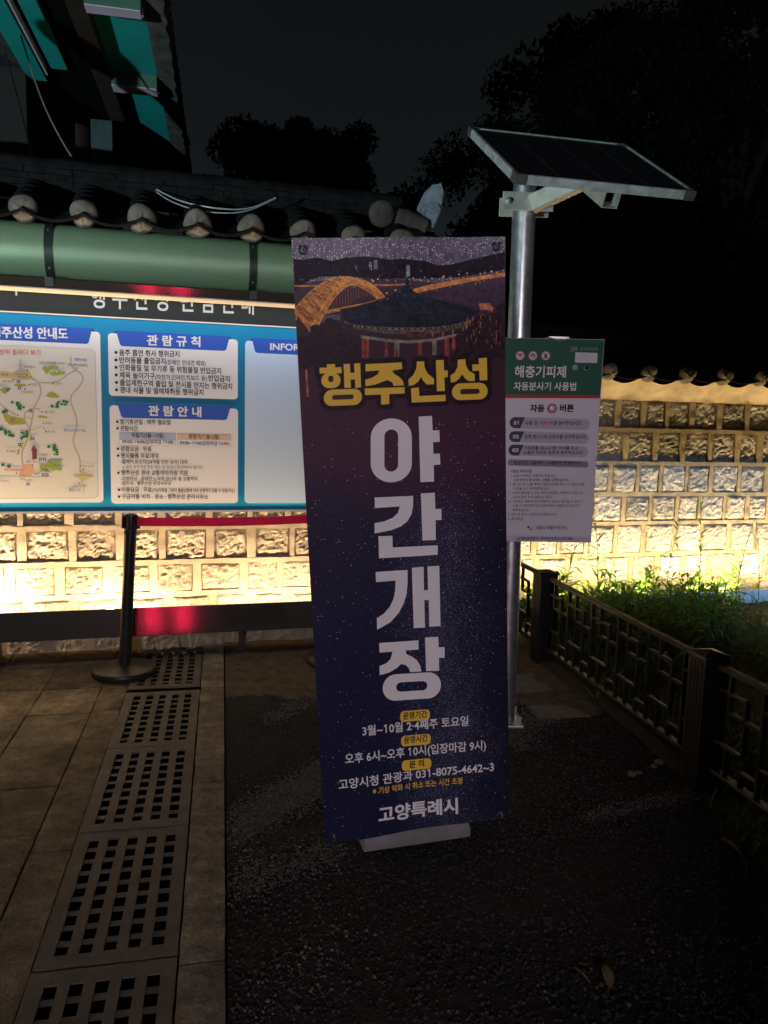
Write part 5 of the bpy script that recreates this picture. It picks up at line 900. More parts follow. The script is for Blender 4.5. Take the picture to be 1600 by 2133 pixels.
PM = [city_material(), PC('hills', (.018, .011, .019)), PC('river', (.062, .036, .058)), PC('road_glow', (.70, .22, .07)), PC('road_dim', (.46, .17, .085)), PC('bridge_truss', (.50, .20, .06)), PC('bridge_shade', (.24, .085, .04)),
      PC('roof_navy', (.018, .020, .036)), PC('eaves', (.13, .115, .085)), PC('beam', (.25, .22, .18)), PC('pillar_red', (.30, .07, .05)), PC('trees_dark', (.036, .020, .028)), PC('lamp_glow', (.95, .45, .20)), PC('stone_pale', (.24, .22, .27)),
      PC('roof_line', (.040, .044, .062)), PC('plaque', (.10, .035, .035)), PC('bright_truss', (.70, .26, .075)), PC('water_pale', (.12, .10, .15))]
mb = MB(NF); mb.h = .0004
clampu = lambda q: (max(-.2985, min(.2985, q[0])), q[1])
for k_, q_ in list(PIC.items()): PIC[k_] = [clampu(a) if not isinstance(a, list) else [clampu(b) for b in a] for a in q_]
def L_(k): mb.m = k
L_(0); mb.flat([(-.2995, .8995), (.2995, .8995), (.2995, .80), (.12, .775), (-.08, .795), (-.2995, .785)])
L_(4); mb.flat([(-.235, .835), (-.17, .835), (-.17, .855), (-.235, .855)])
L_(13)
for k in range(40):
    x = -.28 + rnd.random() * .55; y = .80 + rnd.random() * .02; h_ = rnd.uniform(.008, .026); w_ = rnd.uniform(.005, .012)
    mb.m = 0 if k % 4 else 13; mb.flat([(x, y), (x + w_, y), (x + w_, y + h_), (x, y + h_)])
L_(1); mb.flat(PIC['hill']); L_(2); mb.flat(PIC['river'])
L_(17); mb.flat(PIC['water'])
L_(17)
for k in range(30):
    x = rnd.uniform(.10, .27); y = rnd.uniform(.62, .70); mb.m = rnd.choice([17, 2, 1, 17]); mb.flat([(x, y), (x + rnd.uniform(.01, .04), y + .001), (x + .02, y + .004), (x, y + .003)])
L_(4); mb.flat(PIC['road_far']); L_(3); mb.flat(PIC['road']); L_(16); mb.ribbon([PIC['road'][0], PIC['road'][1], PIC['road'][2], PIC['road'][3], PIC['road'][4]], .004)
L_(4)
for x in (.08, .11, .14, .17, .20, .23): mb.flat([(x, .63), (x + .004, .63), (x + .004, .69), (x, .69)])
# arch bridge: two trussed arches with hangers and lattice
def arch(o, i, shade, rib):
    n_ = len(o)
    L_(shade)
    for k in range(n_ - 1): mb.flat([o[k], o[k + 1], i[k + 1], i[k]])
    L_(rib); mb.ribbon(o, .0055); mb.ribbon(i, .0045)
    mid = [((a[0] + b[0]) / 2, (a[1] + b[1]) / 2) for a, b in zip(o, i)]; mb.ribbon(mid, .0025)
    for k in range(n_ - 1): mb.ribbon([o[k], i[k + 1]], .0022); mb.ribbon([i[k], o[k + 1]], .0022)
arch(PIC['arch1o'], [(a[0] * .7 + b[0] * .3, a[1] * .7 + b[1] * .3 - .012) for a, b in zip(PIC['arch1o'], PIC['arch1i'])], 6, 16)
o2, i2 = PIC['arch2o'], PIC['arch2i']
L_(6); 
for k in range(1, 24, 1): mb.ribbon([i2[k], (i2[k][0], i2[k][1] - .055 * (1 - abs(k - 12) / 12.5))], .0016)
for k in range(len(o2) - 1): 
    L_(6 if k % 2 else 5); mb.flat([PIC['arch1o'][k], PIC['arch1o'][k + 1], o2[k + 1], o2[k]])
L_(16)
for k in range(0, 24): mb.ribbon([PIC['arch1o'][k], o2[min(k + 1, 24)]], .0020); mb.ribbon([PIC['arch1o'][min(k + 1, 24)], o2[k]], .0020)
arch(o2, i2, 6, 16)
L_(5); mb.flat(PIC['deck']); L_(11); mb.flat(PIC['trees']); mb.flat(PIC['trees2']); L_(4); mb.flat(PIC['orange']); mb.flat(PIC['columnlit'])
for k in range(40):
    L_(11); q = rnd.choice(PIC['trees'] + PIC['trees2']); mb.disc((max(-.29, min(.285, q[0] + rnd.uniform(-.02, .02))), q[1] + rnd.uniform(-.02, .015)), rnd.uniform(.006, .016), 7)
for k, q in enumerate(PIC['pillars']): L_(10 if k not in (3, 5) else 9); mb.flat(q)
L_(10); mb.ribbon([((PIC['pillars'][3][2][0] + PIC['pillars'][3][3][0]) / 2, PIC['pillars'][3][2][1]), ((PIC['pillars'][3][2][0] + PIC['pillars'][3][3][0]) / 2, PIC['pillars'][3][2][1] + .02)], .010)
L_(8); mb.flat(PIC['eaves'])
ev = PIC['eaves'][:9]
for k in range(8):
    for s_ in range(7):
        t = s_ / 7; a = (ev[k][0] + (ev[k + 1][0] - ev[k][0]) * t, ev[k][1] + (ev[k + 1][1] - ev[k][1]) * t)
        L_(9 if s_ % 2 else 11); mb.disc((a[0], a[1] - .004), .0028, 7); L_(11); mb.ribbon([(a[0], a[1] - .006), (a[0] * .96, a[1] - .016)], .0014)
L_(9); mb.flat(PIC['beam']); L_(7); mb.flat(PIC['roof']); L_(13); mb.flat(PIC['spire'])
L_(14)
rt = PIC['roof']; apex = (rt[12][0], rt[12][1])
for k in range(26):
    t = k / 25; a = (rt[-1][0] * (1 - t) + rt[18][0] * t, rt[-4][1] + .018 * (abs(t - .5) * 2) ** 2)
    mb.ribbon([(apex[0] + (a[0] - apex[0]) * .12, apex[1] - .005), (apex[0] + (a[0] - apex[0]) * .5, apex[1] + (a[1] - apex[1]) * .62), a], .0010)
L_(15); mb.flat(PIC['plaque'])
L_(12)
for q in PIC['lamps']: mb.disc(q, rnd.uniform(.0016, .0032), 8)
for k in range(34):
    x = rnd.uniform(-.05, .28); mb.disc((x, .742 + .045 * (x + .05) / .33 + rnd.uniform(-.006, .008)), rnd.uniform(.0008, .0018), 6)
for k in range(14): L_(13); mb.disc((rnd.uniform(-.28, .02), rnd.uniform(.775, .80)), rnd.uniform(.001, .002), 6)
for k in range(150):                                        # far windows and street lights, and their streaks on the river
    x = rnd.uniform(-.29, .29); y = rnd.uniform(.79, .895); L_(rnd.choice([12, 13, 17, 13])); w_ = rnd.uniform(.0006, .0018); mb.flat([(x, y), (x + w_, y), (x + w_, y + w_ * 1.4), (x, y + w_ * 1.4)])
for k in range(46):
    x = rnd.uniform(.175, .285); y = rnd.uniform(.60, .69); L_(rnd.choice([4, 16, 5])); h_ = rnd.uniform(.004, .016); mb.flat([(x, y), (x + .0014, y), (x + .0010, y - h_), (x, y - h_)])
for k in range(60):
    x = rnd.uniform(-.27, .0); L_(rnd.choice([16, 12, 3])); q = rnd.choice(PIC['arch2o'][4:] + PIC['arch1o'][4:]); mb.disc((q[0], q[1] - rnd.uniform(0, .02)), rnd.uniform(.0007, .0015), 6)
obj('night_view_picture', mb, PM, cloth, recalc=False)

# the fat yellow title with its dark outline, then the four big white letters
mb = MB(NF); mb.h = .0042; mb.m = 1
shapes = TITLE_LETTERS + [r_[0] for r_ in TITLE_RINGS]
segs = np.array([(*a, *b) for s_ in shapes for a, b in zip(s_, s_[1:] + s_[:1])])
x0, x1, y0, y1 = segs[:, 0].min() - .02, segs[:, 0].max() + .02, segs[:, 1].min() - .02, segs[:, 1].max() + .02
st_ = .001; gx = np.arange(x0, x1, st_); gy = np.arange(y0, y1, st_); rad_ = .0135
mask = np.zeros((len(gy), len(gx)), bool); X_, Y_ = np.meshgrid(gx, gy)
for ax, ay, bx, by in segs:
    dx, dy = bx - ax, by - ay; t = np.clip(((X_ - ax) * dx + (Y_ - ay) * dy) / (dx * dx + dy * dy + 1e-12), 0, 1)
    mask |= (X_ - ax - t * dx) ** 2 + (Y_ - ay - t * dy) ** 2 < rad_ ** 2
for j in range(len(gy)):
    i = 0; row = mask[j]
    while i < len(gx):
        if row[i]:
            k = i
            while k < len(gx) and row[k]: k += 1
            mb.face(mb.pts([(gx[i], gy[j], mb.h), (gx[k - 1] + st_, gy[j], mb.h), (gx[k - 1] + st_, gy[j] + st_, mb.h), (gx[i], gy[j] + st_, mb.h)])); i = k
        else: i += 1
mb.h = .0048; mb.m = 0
for q in TITLE_LETTERS: mb.flat(q)
for a, b in TITLE_RINGS: mb.ring(a, b)
obj('title_lettering', mb, [INKS['yellow'], PC('outline', (.030, .014, .022))], cloth, recalc=False)
mb = MB(NF); mb.h = .0045
for q in NIGHT_LETTERS: mb.flat(q)
for a, b in NIGHT_RINGS: mb.ring(a, b)
obj('big_lettering', mb, INKS['white'], cloth, recalc=False)
mb = MB(NF); mb.h = .0042
for q in PILLS: mb.flat(q)
obj('yellow_pills', mb, INKS['yellow'], cloth, recalc=False)
lettering(NF, [(t[0], t[1], t[2], t[3], t[4], t[5], t[6], t[7]) for t in BANNER_TEXT], cloth, .0052)
for x, y in ((-.272, .869), (.271, .873), (-.2727, -.880), (.2717, -.886)):
    mb = MB(NF)
    ring_ = [(.013, -.001), (.0135, .002), (.010, .0045), (.0075, .003), (.007, -.001)]
    mb.lathe(ring_, (x, y, 0), 16)
    ey = obj('eyelet', mb, DARKMETAL, cloth, smooth=True)
    mb = MB(NF); mb.tube([(x, y - .001, -.03), (x, y, .004), (x + .001, y + .005, .011), (x + .001, y + .010, .008), (x + .001, y + .011, .002)], .0027, 6)
    obj('hook', mb, GALV, ey, smooth=True)
# the sheet is cloth on four hooks: bow and ripple it, with everything printed on it
def ripple(u, v):
    e = min(1, max(0, (.3 - abs(u)) / .3)); return .0045 * math.sin(4.2 * v + 1.) * e + .0035 * math.sin(9 * u + 2.6 * v) - .009 * (abs(u) / .3) ** 3 * (1 - (v / .9) ** 2) + .004 * math.sin(17 * u - 5 * v) * (v / .9) ** 4
for o_ in [cloth] + list(cloth.children):
    bm = bmesh.new(); bm.from_mesh(o_.data)
    if o_.name.split('.')[0] != 'eyelet':
        for ax_, lo, hi in (((1, 0, 0), -.25, .26), ((0, 1, 0), .05, 1.8)):
            for c_ in np.arange(lo, hi, .05):
                bmesh.ops.bisect_plane(bm, geom=bm.verts[:] + bm.edges[:] + bm.faces[:], dist=1e-6, plane_co=Vector(ax_) * float(c_), plane_no=Vector(ax_))
    for v_ in bm.verts: v_.co.z += ripple(v_.co.x, v_.co.y - .9)
    bm.to_mesh(o_.data); bm.free()

# stand behind the sheet: post, crossbars, clamps, water-filled base
mb = MB(NF); mb.tube([(.02, -.93, -.10), (.02, .70, -.035)], .012, 10); obj('post', mb, BLACKP, banner, smooth=True)
for yy, lab in ((.872, 1), (-.883, 0)):
    mb = MB(NF); mb.tube([(-.273, yy, -.028), (.273, yy, -.028)], .006, 8); mb.tube([(.02, yy, -.028), (.02, yy * .86, -.05 if lab else -.09)], .006, 8); obj('crossbar', mb, BLACKP, banner, smooth=True)
FB = (Vector((-.039, 2.477, 0)), Vector((.956, .294, 0)).normalized(), Vector((-.294, .956, 0)).normalized(), UP)
mb = MB(FB); mb.prism([(0, 0, .002), (.40, 0, .002), (.40, .30, .002), (0, .30, .002)], (0, 0, .03)); 
a = mb.pts([(.0, 0, .032), (.40, 0, .032), (.40, .30, .032), (0, .30, .032)]); b = mb.pts([(.008, .01, .060), (.392, .01, .060), (.392, .29, .060), (.008, .29, .060)])
for i in range(4): mb.face((a[i], a[(i + 1) % 4], b[(i + 1) % 4], b[i]))
mb.face(b)
mb.box(.17, .23, .08, .16, .06, .13)
obj('base', mb, mat('grey_plastic_base', (.19, .19, .19), .55, var=.18, vscale=9, bump=.08, bscale=60), banner, bevel=.006)

# ------------------------------------------------------------------ belt stanchions
def stanchion(label, base, lean):
    t = thing('belt_stanchion', label, 'stanchion', base, 0, 'belt stanchions')
    B_ = Vector(base); ax = Vector(lean).normalized(); X = ax.orthogonal().normalized(); Y = ax.cross(X)
    mb = MB(); mb.lathe([(0, .001), (.172, .001), (.176, .006), (.176, .024), (.170, .034), (.150, .039), (.05, .047), (.040, .050), (0, .05)], B_, 40); obj('base', mb, BLACKP, t, smooth=True)
    mb = MB((B_, X, Y, ax)); mb.lathe([(.033, .04), (.033, .80), (.036, .802), (.036, .815), (.033, .817), (.033, .83)], (0, 0, 0), 24); obj('post', mb, mat('black_post', (.02, .02, .02), .35, var=.3, vscale=20), t, smooth=True)
    mb = MB((B_, X, Y, ax)); mb.lathe([(.034, .828), (.036, .83), (.036, .905), (.034, .912), (.020, .917), (0, .918)], (0, 0, 0), 24)
    hd_ = obj('belt_head', mb, BLACKP, t, smooth=True)
    c = B_ + ax * .868
    for k in range(4):
        d = (X * math.cos(k * math.pi / 2 + .3) + Y * math.sin(k * math.pi / 2 + .3)); s_ = ax.cross(d)
        mb = MB((c, d, s_, ax)); mb.box(.030, .044, -.026, -.016, -.033, .034); mb.box(.030, .044, .016, .026, -.033, .034); mb.box(.030, .038, -.016, .016, .024, .034); obj('belt_slot', mb, BLACKP, hd_)
    return t, c
s1_, c1 = stanchion('black belt stanchion standing over the drain grates, red belt pulled out to the right', (-1.455, 4.22, .006), (.060, .0, 1))
s2_, c2_ = stanchion('black belt stanchion almost hidden behind the banner, only its base edge showing', (-.275, 4.52, .006), (.0, 0, 1))
mb = MB(); a_, b_ = c1 + Vector((.036, -.012, .005)), c2_ + Vector((-.03, -.01, .012)); n_ = 24
q0 = None
for k in range(n_ + 1):
    t = k / n_; p = a_.lerp(b_, t) - UP * (.010 * math.sin(math.pi * t)); tw = .10 * math.sin(t * 3)
    ids = [mb.pt(p + UP * .024 + Vector((.0, tw * .03, 0))), mb.pt(p - UP * .024 - Vector((0, tw * .03, 0)))]
    if q0: mb.face((q0[0], ids[0], ids[1], q0[1]))
    q0 = ids
obj('belt', mb, mat('red_webbing', (.62, .004, .07), .6, var=.12, vscale=60, bump=.15, bscale=300, transl=.25), s1_)

# ------------------------------------------------------------------ solar lamp post and dispenser box
sp_ = thing('solar_post', 'galvanised steel pole carrying a tilted solar panel, right of the banner', 'solar post', (.622, 3.66, 0))
mb = MB(); mb.tube([(.622, 3.66, .008), (.603, 3.66, 2.58)], .053, 28); obj('pole', mb, GALV, sp_, smooth=True)
mb = MB(); mb.box(.537, .707, 3.575, 3.745, .004, .016); bp_ = obj('base_plate', mb, GALV, sp_, bevel=.002)
for dx, dy in ((-.07, -.07), (.07, -.07), (.07, .07), (-.07, .07)):
    mb = MB(); mb.lathe([(.009, 0), (.009, .012), (.005, .013), (.005, .04), (0, .04)], (.622 + dx, 3.66 + dy, .016), 6); obj('anchor_bolt', mb, GALV, bp_)
SX, SY, SN = Vector((.9743, .2252, .0034)), Vector((-.1923, .824, .533)), Vector((.1172, -.5199, .8461))
SF = (Vector((.8057, 3.5461, 2.6444)), SX, SY, SN); hw, hh = .3995, .3594
GREYFRAME = mat('weathered_aluminium', (.40, .42, .41), .5, metal=.5, var=.35, vscale=24, bump=.1, bscale=60)
CORNER = mat('black_corner_cap', (.05, .048, .045), .6, var=.3)
mb = MB(SF); mb.box(-hw + .012, hw - .012, -hh + .012, hh - .012, -.012, -.004)
sol = obj('solar_panel', mb, mat('solar_glass', (.005, .005, .007), .12, spec=.25), sp_)
mb = MB(SF)
for a0, a1, c0, c1_ in ((-hw, hw, -hh, -hh + .014), (-hw, hw, hh - .014, hh), (-hw, -hw + .014, -hh + .014, hh - .014), (hw - .014, hw, -hh + .014, hh - .014)): mb.box(a0, a1, c0, c1_, -.036, .0)
obj('frame', mb, GREYFRAME, sol)
for sx in (-1, 1):
    for sy in (-1, 1):
        mb = MB(SF); x0, x1 = sorted((sx * (hw + .002), sx * (hw - .045))); y0, y1 = sorted((sy * (hh + .002), sy * (hh - .045))); mb.prism([(sx * (hw + .002), sy * (hh + .002), -.038), (sx * (hw - .050), sy * (hh + .002), -.038), (sx * (hw - .050), sy * (hh - .0145), -.038), (sx * (hw - .0145), sy * (hh - .0145), -.038), (sx * (hw - .0145), sy * (hh - .05), -.038), (sx * (hw + .002), sy * (hh - .05), -.038)], (0, 0, .040)); obj('corner_cap', mb, CORNER, sol)
mb = MB(SF)
for x in (-.2, 0, .2): mb.box(x - .0012, x + .0012, -hh + .014, hh - .014, -.0038, -.0032)
for x in (-.2, 0, .2):
    for y in (-.12, .12):
        mb.h = 0; mb.face(mb.pts([(x - .012, y, -.0030), (x, y - .012, -.0030), (x + .012, y, -.0030), (x, y + .012, -.0030)]))
for y in np.linspace(-.33, .33, 19): mb.box(-hw + .014, hw - .014, y - .0004, y + .0004, -.0038, -.0035)
obj('cell_grid', mb, P('cell_lines', (.022, .022, .024), .8), sol)
mb = MB(SF); w0, w1 = .035, .003                           # square tube under the panel, open at its low end
for x0, x1, z0, z1 in ((-.035, -.032, -.106, -.038), (.032, .035, -.106, -.038), (-.032, .032, -.106, -.103), (-.032, .032, -.041, -.038)): mb.box(.05 + x0, .05 + x1, -.33, .30, z0, z1)
obj('support_tube', mb, mat('pale_steel', (.46, .44, .38), .45, metal=.5, var=.2, vscale=16), sp_)
mb = MB(); d = (Vector((.83, 3.52, 2.540)) - Vector((.625, 3.60, 2.455))); ax = d.normalized(); sd = Vector((-ax.y, ax.x, 0)).normalized()
mb.fr = (Vector((.625, 3.60, 2.455)), ax, sd, ax.cross(sd)); mb.box(0, d.length, -.035, .035, -.035, .035); obj('support_arm', mb, MATS['pale_steel'], sp_, bevel=.003)
for zz in (2.47,):
    for y_ in (-.056, .050):
        mb = MB((Vector((.612, 3.66, zz)), Vector((1, 0, 0)), Vector((0, 1, 0)), UP)); mb.box(-.115, .115, y_, y_ + .006, -.042, .042)
        cl = obj('clamp_plate', mb, MATS['pale_steel'], sp_, bevel=.004)
        if y_ < 0:
            for x_ in (-.088, .088):
                mb = MB(); mb.lathe([(.016, 0), (.016, .010), (.009, .011), (.009, .02), (0, .021)], Vector((.612 + x_, 3.604, zz)), 6, (Vector((1, 0, 0)), Vector((0, 0, 1)), Vector((0, -1, 0)))); obj('bolt', mb, GALV, cl)

SFR = (Vector((0, 3.42, 0)), Vector((1, 0, 0)), UP, Vector((0, -1, 0)))
bx = thing('repellent_dispenser', 'green and white insect repellent dispenser box mounted on the solar pole', 'dispenser box', (.72, 3.49, .945))
mb = MB(); 
mb.prism([(.500, 3.4205, .948), (.937, 3.4205, .953), (.943, 3.4205, 1.852), (.500, 3.4205, 1.848)], (0, .13, 0)); body = obj('cabinet', mb, mat('white_painted_steel', (.62, .60, .66), .4, var=.06, vscale=5, bump=.03, bscale=60), bx, bevel=.003)
mb = MB(SFR); mb.h = .0006
mb.m = 0; mb.flat([(.502, 1.601), (.9375, 1.611), (.9405, 1.849), (.502, 1.846)]); mb.m = 1; mb.flat([(.502, 1.587), (.9372, 1.597), (.9375, 1.611), (.502, 1.601)])
mb.m = 2; mb.flat([(.502, .951), (.935, .955), (.9352, .980), (.502, .976)])
obj('printed_front', mb, [P('deep_green', (.012, .105, .055)), P('red_band', (.48, .02, .035)), P('pale_grey_band', (.50, .49, .56))], body, recalc=False)
def pictogram(c, kind):
    mb = MB(SFR); mb.h = .0012; x, y = c; r = .0205
    mb.m = 0; mb.disc(c, r, 24); mb.m = 1; mb.disc(c, r * .86, 24); mb.m = 2
    if kind == 0:
        mb.disc((x, y + .001), .0028, 8, .0062)
        for a in (-35, 35, 150, 210, 90, 270): mb.ribbon([(x, y), (x + .015 * math.cos(R(a)), y + .015 * math.sin(R(a)))], .0013)
        for a in (15, 165): mb.disc((x + .008 * math.cos(R(a)), y + .004), .006, 8, .0022)
    elif kind == 1:
        mb.disc((x, y - .002), .0075, 12, .0085); mb.m = 1; mb.disc((x, y - .003), .0048, 12, .0055); mb.m = 2; mb.disc((x, y + .008), .0035, 8)
        for s_ in (-1, 1):
            for a in (-40, 0, 40): mb.ribbon([(x + s_ * .006, y), (x + s_ * .015, y + .010 * math.sin(R(a)))], .0013)
    else:
        mb.disc((x, y - .004), .006, 12, .0072); mb.disc((x, y + .006), .004, 10)
        for s_ in (-1, 1):
            mb.ribbon([(x + s_ * .002, y + .008), (x + s_ * .010, y + .015)], .0013); mb.ribbon([(x + s_ * .003, y), (x + s_ * .013, y + .006)], .0014); mb.ribbon([(x + s_ * .003, y - .006), (x + s_ * .011, y - .014)], .0013)
    mb.m = 0; mb.ribbon([(x - r * .65, y + r * .65), (x + r * .65, y - r * .65)], .0018)
    obj('pest_pictogram', mb, [P('pictogram_red', (.42, .03, .08)), P('pictogram_white', (.66, .62, .66)), INKS['ink']], body, recalc=False)
for k, x in enumerate((.577, .633, .689)): pictogram((x, 1.773 + .001 * k), k)
mb = MB(SFR); mb.h = .0012; mb.m = 0; mb.rrect(.818, .915, 1.7495, 1.793, .003); mb.m = 1
for y, x0, x1 in ((1.783, .826, .872), (1.771, .832, .860), (1.759, .842, .868)): mb.ribbon([(x0, y), (x1, y)], .0016)
obj('label_sticker', mb, [P('sticker_white', (.66, .66, .70)), P('sticker_grey', (.45, .45, .48))], body, recalc=False)
for x, inner in ((.821, P('lens', (.35, .42, .42), .1)), (.870, INKS['ink'])):
    mb = MB(SFR); mb.lathe([(.0125, 0), (.0125, .003), (.010, .004), (.009, .002), (0, .002)], (x, 1.728, 0), 20); lk = obj('lock_ring', mb, GALV, body, smooth=True)
    mb = MB(SFR); mb.lathe([(.0088, .0022), (.006, .0045), (0, .005)], (x, 1.728, 0), 16); obj('lock_core', mb, inner, lk, smooth=True)
mb = MB(SFR); mb.lathe([(.021, 0), (.021, .004), (.016, .005), (.0155, .003), (.0155, 0)], (.729, 1.548, 0), 28); rg_ = obj('button_ring', mb, P('button_red', (.45, .03, .05)), body, smooth=True)
mb = MB(SFR); mb.lathe([(.015, .001), (.015, .006), (.011, .009), (0, .010)], (.729, 1.548, 0), 24); obj('push_button', mb, mat('chrome_button', (.55, .58, .6), .35, metal=.3), rg_, smooth=True)
mb = MB(SFR); mb.h = .0008
for y0, y1, xr in ((1.457, 1.506, .90), (1.396, 1.444, .90), (1.336, 1.3845, .899)):
    mb.m = 0; mb.rrect(.545, xr, y0, y1, .0235); mb.m = 1
    n_ = 8; ps = [(.612, y1), (.5685, y1)] + [(.5685 + .0235 * math.cos(R(a)), (y0 + y1) / 2 + (y1 - y0) / 2 * math.sin(R(a))) for a in range(100, 261, 20)] + [(.5685, y0), (.592, y0)]
    mb.flat(ps)
mb.m = 2; mb.rrect(.5455, .903, 1.291, 1.319, .011)
lx = .661; mb.m = 3; mb.disc((lx - .010, 1.0165), .006, 12, .0045); mb.ribbon([(lx - .006, 1.012), (lx - .002, 1.006), (lx + .003, 1.004), (lx + .006, 1.011)], .004); mb.m = 4; mb.ribbon([(lx + .004, 1.012), (lx + .012, 1.0195)], .003)
obj('printed_bars', mb, [P('bar_grey', (.44, .43, .51)), P('bar_dark', (.055, .055, .085)), P('bar_mid', (.24, .23, .30)), P('logo_blue', (.02, .05, .22)), P('logo_olive', (.35, .30, .12))], body, recalc=False)
lettering(SFR, [(t[0], t[1], t[2], t[3], t[4], t[5], t[6], t[7]) for t in SIGN_TEXT], body, .0018)
mb = MB(); mb.box(.56, .74, 3.552, 3.612, 1.60, 1.64); mb.box(.56, .74, 3.552, 3.612, 1.12, 1.16); obj('pole_bracket', mb, GALV, bx)
mb = MB(); mb.tube([(.70, 3.424, 1.855), (.72, 3.418, 1.848), (.745, 3.417, 1.842), (.775, 3.418, 1.846), (.79, 3.424, 1.856)], .0025, 6); mb.box(.70, .79, 3.43, 3.50, 1.8515, 1.860); obj('hanging_wire', mb, GALV, bx, smooth=True)

# ------------------------------------------------------------------ garden fence: square posts and lattice panels
FT = 1.948
FF = (K0 + DC * FT, DC, DD, UP); frz = math.atan2(DC.y, DC.x)
FM = mat('black_fence_metal', (.0035, .0038, .0045), .42, var=.35, vscale=40, bump=.04, bscale=140, spec=.4)
posts = [(-.20, 'black fence post with a flat cap, nearest the stone wall end, lit from behind'), (-1.845, 'large black fence post with a pyramid cap, closest to the viewer'), (1.13, 'black fence post against the garden wall, mostly hidden by the pole'), (-3.49, 'black fence post beyond the right edge of the photo')]
def post():
    mb = MB(FF); mb.box(-.056, .056, -.058, .058, -.05, .552)
    for x0 in (-.059, .056):                                # shallow ribs on the faces
        for y in (-.036, -.012, .012, .036): mb.box(x0, x0 + .003, y - .006, y + .006, .0, .54)
    return mb
pr = thing('fence_post', posts[0][1], 'fence post', FF[0] + DD * 0, frz, 'black garden fence posts')
obj('shaft', post(), FM, pr, bevel=.002)
mb = MB(FF); a = mb.pts([(-.062, -.063, .552), (.062, -.063, .552), (.062, .063, .552), (-.062, .063, .552)]); b = mb.pts([(-.058, -.059, .566), (.058, -.059, .566), (.058, .059, .566), (-.058, .059, .566)]); ap = mb.pt((0, 0, .582))
mb.face(a[::-1])
for i in range(4): mb.face((a[i], a[(i + 1) % 4], b[(i + 1) % 4], b[i])); mb.face((b[i], b[(i + 1) % 4], ap))
obj('cap', mb, FM, pr, bevel=.002)
for k, (s_, lb) in enumerate(posts):
    o = pr if k == 0 else copy_tree(pr)
    o.location = FF[0] + DD * s_; o['label'] = lb
def fpanel(label, s0, s1):
    L = s1 - s0; t = thing('lattice_fence', label, 'lattice fence', FF[0] + DD * s0, frz, 'black lattice fence panels')
    mb = MB(FF); mb.box(-.015, .015, s0, s1, .522, .546); obj('top_rail', mb, FM, t, bevel=.004)
    mb = MB(FF); mb.box(-.018, .018, s0, s1, .085, .108); obj('bottom_rail', mb, FM, t, bevel=.004)
    mb = MB(FF); nb = max(2, int(round(L / .098))); st = L / nb; bw = .0075
    lev = [.108, .165, .225, .37, .445, .520]
    for i in range(1, nb):                                  # uprights; every third is cut at the middle opening
        y = s0 + st * i; m3 = i % 3
        if m3 == 0: spans = [(.108, .225), (.37, .520)]
        elif m3 == 1: spans = [(.108, .520)]
        else: spans = [(.108, .165), (.225, .445)]
        for z0, z1 in spans: mb.box(-.010, .010, y - bw, y + bw, z0, z1)
    for i in range(nb):
        m3 = i % 3; y0, y1 = s0 + st * i, s0 + st * (i + 1)
        for z in ((.225, .445) if m3 == 0 else ((.165, .37) if m3 == 1 else (.225, .37, .445))): mb.box(-.0085, .0085, y0, y1, z - bw, z + bw)
    obj('lattice', mb, FM, t, bevel=.0025)
    return t
fpanel('long black lattice fence panel between the far post and the large near post', -1.845 + .058, -.20 - .058)
fpanel('black lattice fence panel running out of the photo at the right edge', -3.49 + .058, -1.845 - .058)
fpanel('short black lattice fence panel behind the solar pole, ending at the wall', -.20 + .058, 1.13 - .058)

# ------------------------------------------------------------------ planted bed
def rp(u, w, z=0.): return RF[0] + WU * u + WW * w + UP * z
mb = MB(DF)
ts = np.arange(1.90, 9.5, .12); ss = np.arange(-5.0, 2.6, .12)
G = [[mb.pt((t, s_, .012 + .03 * noise.noise((t * 1.3, s_ * 1.3, 8)) + .016 * noise.noise((t * 6, s_ * 6, 1)))) for t in ts] for s_ in ss]
for a, b in zip(G, G[1:]):
    for k in range(len(ts) - 1): mb.face((a[k], a[k + 1], b[k + 1], b[k]))
structure('soil_bed', mb, mat('leafy_soil', (.018, .014, .010), .95, col2=(.05, .038, .026), vscale=30, bump=1., bscale=70), smooth=True)

def leaf(mb, base, d, up_, length, width, bend, n=5):
    """a folded lance-shaped leaf arching over"""
    side = d.cross(up_).normalized(); pos = Vector(base); dirv = d.normalized(); prev = None; step = length / n
    for k in range(n + 1):
        t = k / n; w_ = width * max(.02, (math.sin(math.pi * min(1, t * .92 + .08)) ** .75)) * (1 - .25 * t)
        nr = side.cross(dirv).normalized()
        ids = [mb.pt(pos - side * w_ + nr * w_ * .35), mb.pt(pos), mb.pt(pos + side * w_ + nr * w_ * .35)]
        if prev:
            mb.face((prev[0], prev[1], ids[1], ids[0])); mb.face((prev[1], prev[2], ids[2], ids[1]))
        prev = ids
        pos = pos + dirv * step
        dirv = (dirv - UP * bend / n).normalized()
LEAF = island_mat('lily_leaf', [(.075, .16, .022), (.12, .23, .035), (.09, .19, .022), (.17, .26, .04)], .42, .1, 60, 12, transl=.6)
STEM = mat('green_stem', (.06, .10, .03), .6, var=.3)
